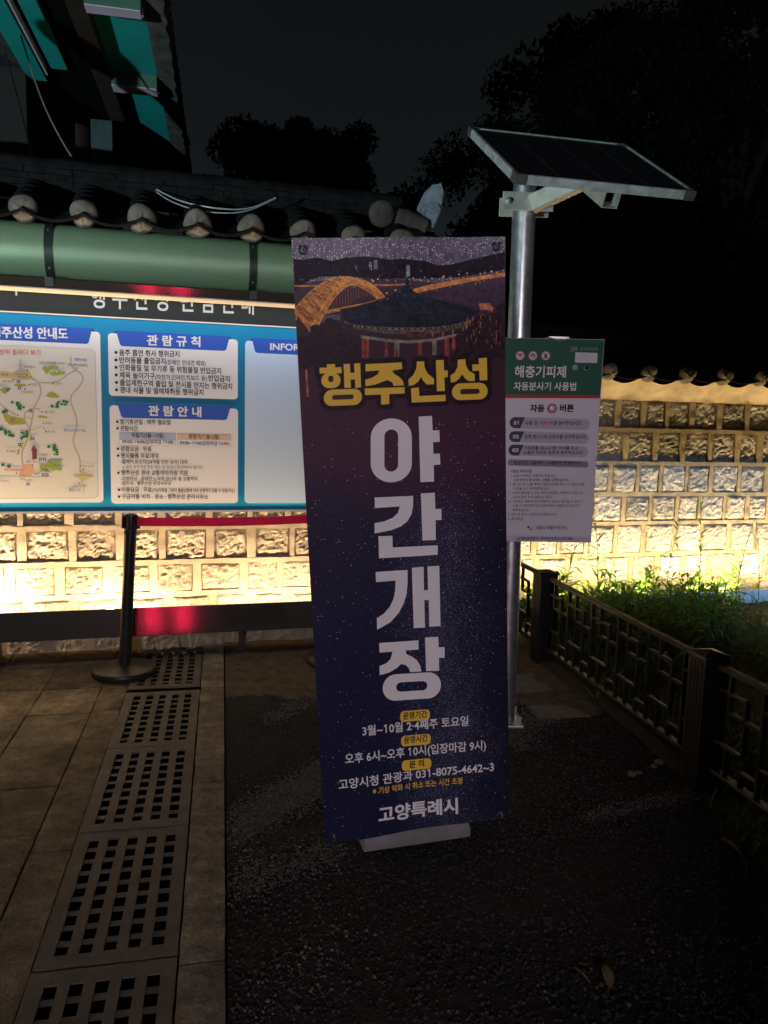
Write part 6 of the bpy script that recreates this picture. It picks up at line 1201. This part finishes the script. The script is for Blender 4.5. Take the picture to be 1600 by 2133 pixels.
def leafy_plant(seed, h, nst, ll, lw):
    rr = random.Random(seed); fm, sm = MB(), MB()
    for s_ in range(nst):
        a = rr.uniform(0, 6.28); lean = rr.uniform(.05, .35); hh_ = h * rr.uniform(.6, 1.1)
        b = Vector((rr.uniform(-.06, .06), rr.uniform(-.06, .06), 0)); path = [b + Vector((math.cos(a) * lean * t * t, math.sin(a) * lean * t * t, t)) * 1 for t in (0, .33 * hh_, .66 * hh_, hh_)]
        sm.tube(path, [.004, .0035, .003, .0015], 5)
        n = int(hh_ / .034)
        for k in range(n):
            t = .12 + .86 * k / n; z = t * hh_; q = b + Vector((math.cos(a) * lean * z * z, math.sin(a) * lean * z * z, z))
            az = k * 2.4 + rr.uniform(-.5, .5); el = rr.uniform(.25, .9)
            leaf(fm, q, Vector((math.cos(az) * math.cos(el), math.sin(az) * math.cos(el), math.sin(el))), UP, ll * rr.uniform(.65, 1.15) * (1.1 - .5 * t), lw * rr.uniform(.75, 1.2), rr.uniform(.5, 1.6))
    return fm, sm
def grow(seed, h, nst, ll, lw, name, lab, grp):
    t = thing(name, lab, 'plant', (0, 0, 0), 0, grp); fm, sm = leafy_plant(seed, h, nst, ll, lw)
    obj('foliage', fm, LEAF, t, recalc=False); obj('stem', sm, STEM, t, recalc=False); return t
protos = [grow(40 + k, (.38, .32, .44, .28)[k], (4, 5, 4, 5)[k], (.21, .20, .22, .18)[k], (.015, .016, .014, .017)[k], 'lily_plant', 'leafy green plant massed with others in the bed behind the black fence', 'leafy plants in the bed') for k in range(4)]
rr = random.Random(5); cnt = 0
spots = []; low_ = []
while len(spots) < 118:
    u = rr.uniform(2.75, 6.6); w = (.50 + (rr.random() ** 1.3) * 1.5) if len(spots) > 22 else rr.uniform(.36, .50)
    p = rp(u, w); q = p - K0; t = q.dot(DC); s_ = q.dot(DD)
    far_ = .175 + (u - .175) * 5.25 / (5.67 - w) > 4.72 and w < 2.6
    if t < FT + .14 or (far_ and (w < .95 or rr.random() < .35)): continue
    if False and (.175 + (u - .175) * 5.25 / (5.67 - w) > 4.72 and w < 2.0): continue
    if w > .95 and rr.random() > .55 - .25 * (u > 5): continue
    if any((p - z).length < .10 for z in spots): continue
    spots.append(p); low_.append(far_)
for k, p in enumerate(spots):
    o = protos[k] if k < 4 else copy_tree(protos[rr.randrange(4)])
    o.location = p; o.rotation_euler = (0, 0, rr.uniform(0, 6.28)); s_ = rr.uniform(.55, 1.1) * (.42 if low_[k] else 1); o.scale = (s_, s_, s_)
# taller, thinner ones standing in front of the lit wall
def weed(seed, h, lab, p, seedheads):
    rr = random.Random(seed); t = thing('tall_weed', lab, 'weed', p); P0 = Vector(p); fm, sm = MB(), MB()
    a = rr.uniform(0, 6.28); path = [P0 + Vector((math.cos(a) * .10 * (k / 6) ** 2, math.sin(a) * .10 * (k / 6) ** 2, h * k / 6)) for k in range(7)]
    sm.tube(path, [.004, .0036, .0032, .0028, .0024, .0018, .001], 5)
    for k in range(int(h / .035)):
        f = .15 + .8 * k / (h / .035); i = min(5, int(f * 6)); q = path[i].lerp(path[i + 1], f * 6 - i); az = k * 2.4
        d = Vector((math.cos(az), math.sin(az), rr.uniform(.3, .9)))
        if seedheads and f > .5:
            e = q + d.normalized() * rr.uniform(.04, .10) + UP * .02; sm.tube([q, q.lerp(e, .5) + UP * .006, e], .0012, 4); fm.lathe([(0, -.006), (.004, 0), (0, .007)], e, 6)
        else: leaf(fm, q, d, UP, rr.uniform(.11, .17), rr.uniform(.008, .012), rr.uniform(.3, 1.4))
    obj('foliage', fm, LEAF, t, recalc=False); obj('stem', sm, STEM, t, recalc=False)
wl_ = [(3.05, .50, .52, 'tall leafy weed rising just right of the far fence post', 0), (3.30, .58, .66, 'tall weed with narrow leaves under the lower right corner of the dispenser box', 0), (3.95, .50, .62, 'bright yellow green weed standing before the third course of lit stones', 0),
       (4.28, .48, .80, 'tallest thin weed reaching up the lit wall in the middle of the bed', 0), (4.62, .50, .62, 'dry brown weed with bare seed stalks left of the steel glare', 1), (4.88, .46, .70, 'thin weed with tiny seed heads in front of the garden wall', 1), (5.15, .52, .66, 'bent dry weed beside the bluish end of the light trough', 1), (5.35, .60, .50, 'leafy weed in front of the bluish light trough at the right edge', 0)]
for k, (u, w, h, lab, sh) in enumerate(wl_): weed(70 + k, h * 1.22, lab, rp(u, w, .01), sh)
def grass(n, seed, place, hr, wr, name, m):
    rr = random.Random(seed); mb = MB(); c = 0
    while c < n:
        p = place(rr)
        if p is None: continue
        az = rr.uniform(0, 6.28); leaf(mb, p, Vector((math.cos(az) * .5, math.sin(az) * .5, 1)), UP, rr.uniform(*hr), rr.uniform(*wr), rr.uniform(.4, 2.0), 3); c += 1
    return tag(obj(name, mb, m, recalc=False), kind='stuff')
GRASS = island_mat('grass_blade', [(.05, .10, .02), (.08, .14, .03), (.10, .14, .04)], .5, .05, 40, 10, transl=.3)
def in_bed(rr):
    t = FT + .07 + rr.random() ** 1.2 * 3.6; s_ = rr.uniform(-3.4, 1.4); p = K0 + DC * t + DD * s_
    w = (p - RF[0]).dot(WW)
    if w < .5: return None
    if noise.noise((t * 1.6, s_ * 1.6, 3)) < -.12 and rr.random() < .8: return None
    return p + UP * .01
grass(9000, 9, in_bed, (.05, .17), (.003, .006), 'ground_cover', GRASS)
def edge_tuft(rr):
    c = rr.choice([(1.41, 2.64), (1.36, 2.50), (1.46, 2.78), (1.42, 2.58)]); return Vector((c[0] + rr.gauss(0, .05), c[1] + rr.gauss(0, .07), .005))
tf = thing('grass_tuft', 'dark green grass tuft at the right edge in front of the near fence panel', 'grass tuft', (1.41, 2.62, 0))
mb = MB(); rr = random.Random(31)
for _ in range(150):
    p = edge_tuft(rr); az = rr.uniform(0, 6.28); leaf(mb, p, Vector((math.cos(az) * .6, math.sin(az) * .6, 1)), UP, rr.uniform(.07, .2), rr.uniform(.0025, .005), rr.uniform(.5, 2.2), 3)
obj('blades', mb, GRASS, tf, recalc=False)
sd_ = thing('seedling', 'young sprout with two upright leaves in the gravel before the fence', 'plant', (1.16, 3.95, 0))
mb = MB()
for az, ln, wd, b_, el in ((.3, .17, .014, .25, 1.35), (2.6, .13, .012, .7, 1.0), (4.4, .10, .010, 1.2, .8), (5.6, .09, .009, 1.0, .6)): leaf(mb, Vector((1.16, 3.95, .0)), Vector((math.cos(az) * math.cos(el), math.sin(az) * math.cos(el), math.sin(el))), UP, ln, wd, b_)
obj('foliage', mb, LEAF, sd_, recalc=False)

# small things on the ground
mb = MB(DF); PL = island_mat('old_concrete', [(.13, .12, .10), (.17, .155, .13)], .85, .5, 60, 14)
slab_row(mb, 1.50, 1.80, [-.72, -.42], .004, .004, 71)
tag(obj('paving_block', mb, PL, loc=K0 + DC * 1.65 + DD * -.57, rz=ang), 'square concrete block set in the ground beside the foot of the solar pole', 'paving block')
mb = MB(DF); slab_row(mb, 1.56, 1.84, [-1.08, -.90], .002, .004, 72)
tag(obj('paving_block', mb, PL, loc=K0 + DC * 1.70 + DD * -.99, rz=ang), 'broken pale concrete block in front of the square one by the solar pole', 'paving block')
def rock(c, r, seed):
    mb = MB()
    prof = []
    for i in range(7):
        a = math.pi * i / 6; prof.append((math.sin(a), -math.cos(a)))
    rings = []
    for pr_, ph in prof:
        if pr_ < 1e-3: rings.append([mb.pt(Vector(c) + Vector((0, 0, ph * r * .6)))])
        else: rings.append(mb.pts([Vector(c) + Vector((math.cos(t) * pr_, math.sin(t) * pr_ * .8, ph * .6)) * r * (1 + .35 * noise.noise((math.cos(t) * 1.5 + seed, math.sin(t) * 1.5, ph * 1.5))) for t in [2 * math.pi * j / 10 for j in range(10)]]))
    for a, b in zip(rings, rings[1:]):
        for j in range(10):
            k = (j + 1) % 10
            if len(a) == 1: mb.face((a[0], b[k], b[j]))
            elif len(b) == 1: mb.face((a[j], a[k], b[0]))
            else: mb.face((a[j], a[k], b[k], b[j]))
    return mb
PEB = mat('pale_pebble', (.13, .12, .10), .7, var=.3, vscale=40, bump=.2)
for (x, y, r, lab) in ((1.094, 3.133, .020, 'left of two pale pebbles lying before the near fence post'), (1.132, 3.153, .013, 'small white pebble, right of two before the near fence post'), (1.215, 3.215, .016, 'grey pebble in the gravel close to the near fence post foot'), (1.25, 3.25, .022, 'rough stone at the bottom rail by the near fence post')):
    tag(obj('pebble', rock((x, y, r * .35 - .006), r, x * 9), PEB, smooth=True, loc=(x, y, 0)), lab, 'pebble')
DRY = mat('dry_leaf', (.16, .12, .05), .7, var=.4, vscale=30, bump=.2, transl=.1)
for (x, y, az, ln, wd, lab) in ((.635, 1.872, 1.5, .085, .016, 'curled brown dry leaf upright on the dark asphalt at the bottom'), (.585, 1.885, 2.1, .07, .005, 'thin dry leaf sliver beside the curled leaf at the bottom'), (1.28, 2.53, 1.9, .10, .014, 'long yellow dry leaf below the grass tuft at the right edge'), (1.335, 2.44, .1, .09, .016, 'pale dry leaf lying flat at the right edge of the photo')):
    mb = MB(); leaf(mb, Vector((x, y, .004)), Vector((math.cos(az), math.sin(az), .35)), UP, ln, wd, .7, 6)
    tag(obj('dry_leaf', mb, DRY, recalc=False, loc=(x, y, 0)), lab, 'leaf')

# ------------------------------------------------------------------ hill and trees beyond
mb = MB(); xs = np.arange(-40, 60, 1.6); ys = np.arange(9.5, 70, 1.6)
def hz(x, y): return -.05 + max(0, (y - 10.5)) * .30 * (1 / (1 + math.exp(-(x - 2.0) / 2.2))) + .6 * noise.noise((x * .15, y * .15, 0)) * min(1, (y - 9.5) / 6) + max(0, y - 30) * .02
G = [[mb.pt((x, y, hz(x, y))) for x in xs] for y in ys]
for a, b in zip(G, G[1:]):
    for k in range(len(xs) - 1): mb.face((a[k], a[k + 1], b[k + 1], b[k]))
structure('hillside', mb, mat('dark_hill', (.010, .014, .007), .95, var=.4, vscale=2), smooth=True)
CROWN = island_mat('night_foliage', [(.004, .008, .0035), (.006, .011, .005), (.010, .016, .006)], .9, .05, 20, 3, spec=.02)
BARK = mat('dark_bark', (.008, .006, .005), .9, var=.4, vscale=12, bump=.6, bscale=30)
def tree(label, base, h, blobs, n, seed, lf=.10, grp='trees beyond the walls'):
    rr = random.Random(seed); rg = np.random.default_rng(seed); bs = Vector(base)
    t = thing('tree', label, 'tree', base, 0, grp)
    tops = [bs + Vector(b[0]) for b in blobs]
    mb = MB(); mb.tube([bs - UP * .3, bs + UP * h * .2, bs + Vector((.1, 0, h * .38))], [.16 * h / 8, .13 * h / 8, .10 * h / 8], 8)
    for q in tops: mb.tube([bs + Vector((.05, 0, h * .34)), (bs + UP * h * .42).lerp(q, .45) + UP * .2, q], [.08 * h / 8, .05 * h / 8, .012], 6)
    obj('trunk', mb, BARK, t, smooth=True)
    V = []; F = []
    for (c, r) in blobs:
        sub = [(np.array(c) + rg.normal(0, 1, 3) * np.array(r) * .55, rr.uniform(.28, .5)) for _ in range(16)]
        for sc_, sr in sub:
            m_ = n // (16 * len(blobs)) + 1
            d = rg.normal(0, 1, (m_, 3)); d /= np.linalg.norm(d, axis=1)[:, None]
            p = sc_ + d * (np.array(r) * sr) * (rg.random((m_, 1)) ** .35)
            u = rg.normal(0, 1, (m_, 3)); u /= np.linalg.norm(u, axis=1)[:, None]; w = np.cross(u, d); w /= np.linalg.norm(w, axis=1)[:, None] + 1e-9
            s_ = lf * (.6 + .8 * rg.random((m_, 1)))
            q = np.stack([p - u * s_, p + w * s_ * .45, p + u * s_, p - w * s_ * .45], 1)
            k0 = len(V); V += [Vector(x) + bs for x in q.reshape(-1, 3)]; F += [(k0 + 4 * i, k0 + 4 * i + 1, k0 + 4 * i + 2, k0 + 4 * i + 3) for i in range(m_)]
    mb = MB(); mb.v = V; mb.f = F; mb.mi = [0] * len(F)
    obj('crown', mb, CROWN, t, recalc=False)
tree('dark two lobed tree silhouetted in the middle above the tiled coping', (-2.3, 19, 0), 8, [((-.75, 0, 7.5), (1.25, 1.0, 1.0)), ((.75, .1, 7.45), (1.2, 1.0, 1.0)), ((-.05, 0, 7.0), (1.6, 1.2, .9)), ((-.15, 0, 6.3), (1.95, 1.2, .9)), ((.9, .2, 6.2), (1.0, .9, .9)), ((-1.1, .2, 6.1), (1.0, .9, .9))], 42000, 1, .08)
tree('dark bushy tree at the left end of the right hand woods', (3.5, 17.5, .5), 8, [((-.5, 0, 5.6), (1.4, 1.2, 1.4)), ((.4, 0, 6.8), (1.2, 1.1, 1.0)), ((-.3, 0, 4.2), (1.5, 1.2, 1.2))], 22000, 2, .08)
tree('tall dark tree right behind the solar panel', (4.6, 18, 1), 11, [((-.6, 0, 7.2), (1.6, 1.3, 1.6)), ((.6, 0, 8.4), (1.5, 1.2, 1.3)), ((.2, 0, 5.5), (1.9, 1.4, 1.6))], 24000, 3, .085)
tree('tallest dark tree filling the upper right corner', (7.2, 17, 1.2), 13, [((-.5, 0, 8.2), (1.8, 1.4, 1.7)), ((.6, 0, 10.0), (1.8, 1.4, 1.6)), ((-.6, .3, 6.2), (2.0, 1.5, 1.7)), ((1.8, 0, 7.6), (1.6, 1.4, 1.7))], 28000, 4, .09)
tree('dark round tree on the hillside low behind the solar panel pole', (4.4, 20, 1.8), 6, [((-.8, 0, 4.2), (1.5, 1.2, 1.3)), ((.8, 0, 4.5), (1.6, 1.2, 1.4)), ((0, 0, 2.8), (2.0, 1.4, 1.2))], 14000, 6, .10)
tree('wide dark tree on the hillside behind the right end of the solar panel', (8.0, 19, 2.0), 8, [((-1.2, 0, 4.6), (1.7, 1.2, 1.5)), ((.8, 0, 5.2), (1.8, 1.2, 1.5)), ((0, 0, 3.0), (2.4, 1.4, 1.3)), ((-.6, 0, 6.4), (1.6, 1.2, 1.3))], 16000, 7, .11)
tree('low dark tree with faintly lit leaves above the garden wall at the right edge', (4.6, 10.2, 0), 4, [((.2, 0, 2.7), (1.2, .9, .75)), ((-1.2, .2, 2.4), (1.0, .8, .6)), ((1.5, .4, 3.0), (1.0, .9, .9))], 11000, 5, .06)

# ------------------------------------------------------------------ gate hall at the upper left, seen from below its side eave
gate = thing('gate_hall', 'painted wooden gate hall with teal eave boards rising at the upper left', 'building', K0 + DC * -1.6 + DD * 4.0, ang)
GZ = 4.10
TEAL = mat('teal_paint', (.010, .30, .28), .55, var=.10, vscale=3, bump=.04, bscale=40); DGRN = mat('dark_green_paint', (.045, .10, .07), .6, var=.15); LILAC = mat('lilac_paint', (.52, .42, .52), .6, var=.06)
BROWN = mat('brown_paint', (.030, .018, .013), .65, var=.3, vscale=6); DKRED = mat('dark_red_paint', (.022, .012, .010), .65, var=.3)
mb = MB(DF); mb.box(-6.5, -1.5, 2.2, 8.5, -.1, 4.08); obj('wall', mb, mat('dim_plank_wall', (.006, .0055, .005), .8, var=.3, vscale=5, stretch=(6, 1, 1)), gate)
mb = MB(DF); mb.box(-.865, -.515, .2, 4.9, GZ + .03, GZ + .06); obj('eave_board', mb, TEAL, gate)
for s_, tk in ((.99, .09), (2.24, .12)):
    mb = MB(DF); mb.box(-.865, -.52, s_ - tk * .55, s_ + tk * .55, GZ - .075, GZ + .03); rf_ = obj('rafter', mb, DGRN, gate, bevel=.004)
    mb = MB(DF); mb.box(-.865, -.525, s_ - tk * .55 - .004, s_ + tk * .55 + .004, GZ - .081, GZ - .0755); obj('lilac_stripe', mb, LILAC, rf_)
    mb = MB(DF); mb.lathe([(.030, 0), (.030, .006), (0, .006)], Vector((-.519, s_ + .02, GZ - .05)), 14, (Vector((0, 1, 0)), Vector((0, 0, 1)), Vector((1, 0, 0)))); obj('end_disc', mb, LILAC, rf_)
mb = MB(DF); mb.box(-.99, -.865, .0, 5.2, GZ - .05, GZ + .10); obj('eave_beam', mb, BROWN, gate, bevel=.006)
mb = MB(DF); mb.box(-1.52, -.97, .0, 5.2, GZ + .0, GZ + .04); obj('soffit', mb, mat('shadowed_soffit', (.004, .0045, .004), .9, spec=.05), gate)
mb = MB(DF); mb.box(-1.29, -1.17, .3, 2.09, GZ - .04, GZ - .005); obj('teal_rafter', mb, TEAL, gate, bevel=.003)
mb = MB(DF); mb.box(-1.50, -1.36, .3, 2.3, GZ - .06, GZ - .005); o_ = obj('teal_rafter', mb, TEAL, gate, bevel=.003)
mb = MB(DF); mb.box(-1.352, -1.335, .3, 2.2, GZ - .05, GZ - .005); obj('lilac_stripe', mb, LILAC, o_)
for s_ in (2.9, 4.9):
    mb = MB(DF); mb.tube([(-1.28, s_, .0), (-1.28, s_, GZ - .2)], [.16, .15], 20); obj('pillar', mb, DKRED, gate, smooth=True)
    mb = MB(DF)                                             # carved cloud-shaped bracket at the pillar head
    ol = [(-.95, 3.72), (-.98, 3.60), (-1.02, 3.66), (-1.06, 3.56), (-1.10, 3.60), (-1.13, 3.48), (-1.13, 3.98), (-.95, 3.98)]
    mb.prism([(a, s_ - .05, z) for a, z in ol], (0, .10, 0)); obj('bracket', mb, mat('faded_bracket', (.02, .04, .045), .7, var=.3), gate, bevel=.005)
mb = MB(DF)                                                 # tiled roof edge with its drip tiles, curving up toward the corner
zup = lambda s_: .0 + .018 * max(0, s_ - 3.6) ** 2 + .010 * max(0, 1.5 - s_) ** 2
n_ = 44; pr0 = None
for k in range(n_ + 1):
    s_ = -.1 + 5.1 * k / n_; z = GZ + zup(s_); bump_ = .030 * abs(math.sin(s_ * math.pi / .26))
    ids = mb.pts([(-.515, s_, z + .02), (-.395 + bump_ * .8, s_, z - .010 - bump_ * .3), (-.370 + bump_ * .9, s_, z + .075 + bump_), (-.55, s_, z + .16 + bump_), (-2.6, s_, z + 1.25)])
    if pr0:
        for j in range(4): mb.face((pr0[j], pr0[j + 1], ids[j + 1], ids[j]))
    pr0 = ids
rf = obj('tile_roof', mb, mat('old_roof_tile', (.055, .055, .052), .8, var=.6, vscale=9, bump=.5, bscale=40), gate)
for k in range(19):
    s_ = .0 + .26 * k; c = Vector((-.372, s_, GZ + zup(s_) + .055)); mb = MB(DF)
    mb.lathe([(.055, -.02), (.056, .012), (.040, .016), (.012, .020), (0, .020)], c, 16, (Vector((0, 1, 0)), Vector((.15, 0, 1)).normalized(), Vector((1, 0, -.15)).normalized())); obj('roof_end_tile', mb, MATS['old_roof_tile'], rf, smooth=True)
mb = MB(DF); mb.tube([(-.47, 4.85, GZ + .30), (-.44, 4.9, GZ + .10), (-.42, 4.95, GZ - .05), (-.40, 5.0, GZ - .16)], [.07, .075, .08, .06], 12); obj('corner_tile', mb, MATS['old_roof_tile'], rf, smooth=True)

# loose wires over the coping and down the hall
WIRE = mat('pale_wire', (.34, .34, .35), .45); DWIRE = mat('dull_wire', (.12, .115, .11), .5)
def wire(label, pts_, r, m):
    sm = [Vector(q) for q in pts_]
    for _ in range(3):
        nx = [sm[0]]
        for a, b in zip(sm, sm[1:]): nx += [a.lerp(b, .25), a.lerp(b, .75)]
        nx.append(sm[-1]); sm = nx
    mb = MB(); mb.tube(sm, r, 6)
    tag(obj('wire', mb, m, smooth=True, loc=tuple(sm[0])), label, 'wire')
wire('white wire looping over the dark coping, upper strand of two', [wf(.06, -.05, 2.83), wf(.15, .05, 2.76), wf(.26, .22, 2.68), wf(.45, .30, 2.645), wf(.62, .27, 2.665), wf(.78, .22, 2.76)], .0042, WIRE)
wire('white wire looping over the dark coping, lower strand of two', [wf(.06, -.05, 2.825), wf(.14, .05, 2.74), wf(.26, .26, 2.645), wf(.42, .34, 2.610), wf(.60, .32, 2.635), wf(.78, .225, 2.755)], .0036, WIRE)
wire('dull wire hanging down the front of the gate hall, outer one', [K0 + DC * -1.30 + DD * 1.2 + UP * 3.9, K0 + DC * -1.15 + DD * 1.0 + UP * 3.45, K0 + DC * -1.0 + DD * .9 + UP * 3.15, K0 + DC * -.80 + DD * .8 + UP * 2.86], .006, DWIRE)
wire('dull wire hanging down the front of the gate hall, inner one', [K0 + DC * -1.40 + DD * 1.2 + UP * 3.8, K0 + DC * -1.25 + DD * 1.0 + UP * 3.3, K0 + DC * -1.18 + DD * .9 + UP * 3.0, K0 + DC * -1.12 + DD * .8 + UP * 2.84], .004, DWIRE)

# red tube lamps on a stand behind the viewer: what glows in the polished steel
rs = thing('red_signal_stand', 'low stand with two upright red tube lamps behind the viewer, mirrored in the steel trough', 'signal lamp', (1.27, -5.0, 0))
mb = MB(); mb.box(.80, 1.75, -5.08, -5.03, .10, .95); mb.box(.85, .95, -5.2, -4.95, 0, .12); mb.box(1.6, 1.7, -5.2, -4.95, 0, .12); obj('housing', mb, DARKMETAL, rs, bevel=.01)
RED = emit_mat('red_lamp', (1, .02, .10), 34)
for x in (1.0, 1.56):
    mb = MB(); mb.tube([(x, -5.0, .20), (x, -5.0, .85)], .028, 12); obj('lamp_tube', mb, RED, rs)

# unseen floodlights inferred from the light; plates added to cut their beams
def floodlight(label, c, target, beam_cutter):
    t = thing('floodlight', label, 'floodlight', (c[0], c[1], 0), 0)
    f = Vector((target[0] - c[0], target[1] - c[1], 0)).normalized(); sd_ = Vector((f.y, -f.x, 0)); fr = (Vector(c), sd_, f, UP)
    mb = MB(fr); mb.box(-.16, .16, -.26, -.10, -.12, .12); obj('housing', mb, DARKMETAL, t, bevel=.01)
    mb = MB(fr); mb.tube([(0, -.20, -c[2]), (0, -.20, -.10)], .035, 12); mb.box(-.15, .15, -.32, -.06, -c[2], -c[2] + .02); obj('stand', mb, DARKMETAL, t)
    mb = MB(fr)
    if beam_cutter > 0: mb.box(-.75, .75, -.12, 1.1, beam_cutter, beam_cutter + .008)
    else: mb.box(-1.3, 1.3, .90, .91, -c[2], -beam_cutter); mb.box(-1.3, 1.3, .0, .90, -c[2], -c[2] + .01)
    obj('beam_cutter', mb, DARKMETAL, t)
floodlight('unseen floodlight on a tall stand behind the viewer, plate added to cut its beam', (.50, -5.0, 2.2), (-1.15, 4.0), .032)
floodlight('low floodlight near the ground behind the viewer, unseen, shield plate added to cut its lower beam', (-5.4, -4.6, .25), (-.9, 6.2), -.185)
floodlight('unseen floodlight, with a plate added to cut its beam, on a stand beyond the right edge of the photo', (5.6, 1.7, 1.06), (3.55, 5.9), .018)

# unseen shadow caster, added to throw a round-headed shadow on the hall's eave
LX = -3.17
lp = thing('shadow_caster', 'unseen shadow caster added out of view at the left, round head over a cone', 'shadow caster', (LX, 2.89, 0))
mb = MB(); mb.lathe([(.11, 0), (.11, .03), (.045, .06), (.04, 2.10), (.22, 2.12), (.22, 2.26), (.17, 2.48), (.10, 2.68), (.05, 2.80), (.06, 2.87)], (LX, 2.89, 0), 24); obj('post', mb, DARKMETAL, lp, smooth=True)
mb = MB(); mb.lathe([(0, -.105)] + [(.105 * math.cos(R(a)), .105 * math.sin(R(a))) for a in range(-80, 81, 10)] + [(0, .105)], (LX, 2.89, 2.966), 24); obj('caster_head', mb, mat('caster_pale', (.55, .55, .52), .4), lp, smooth=True)
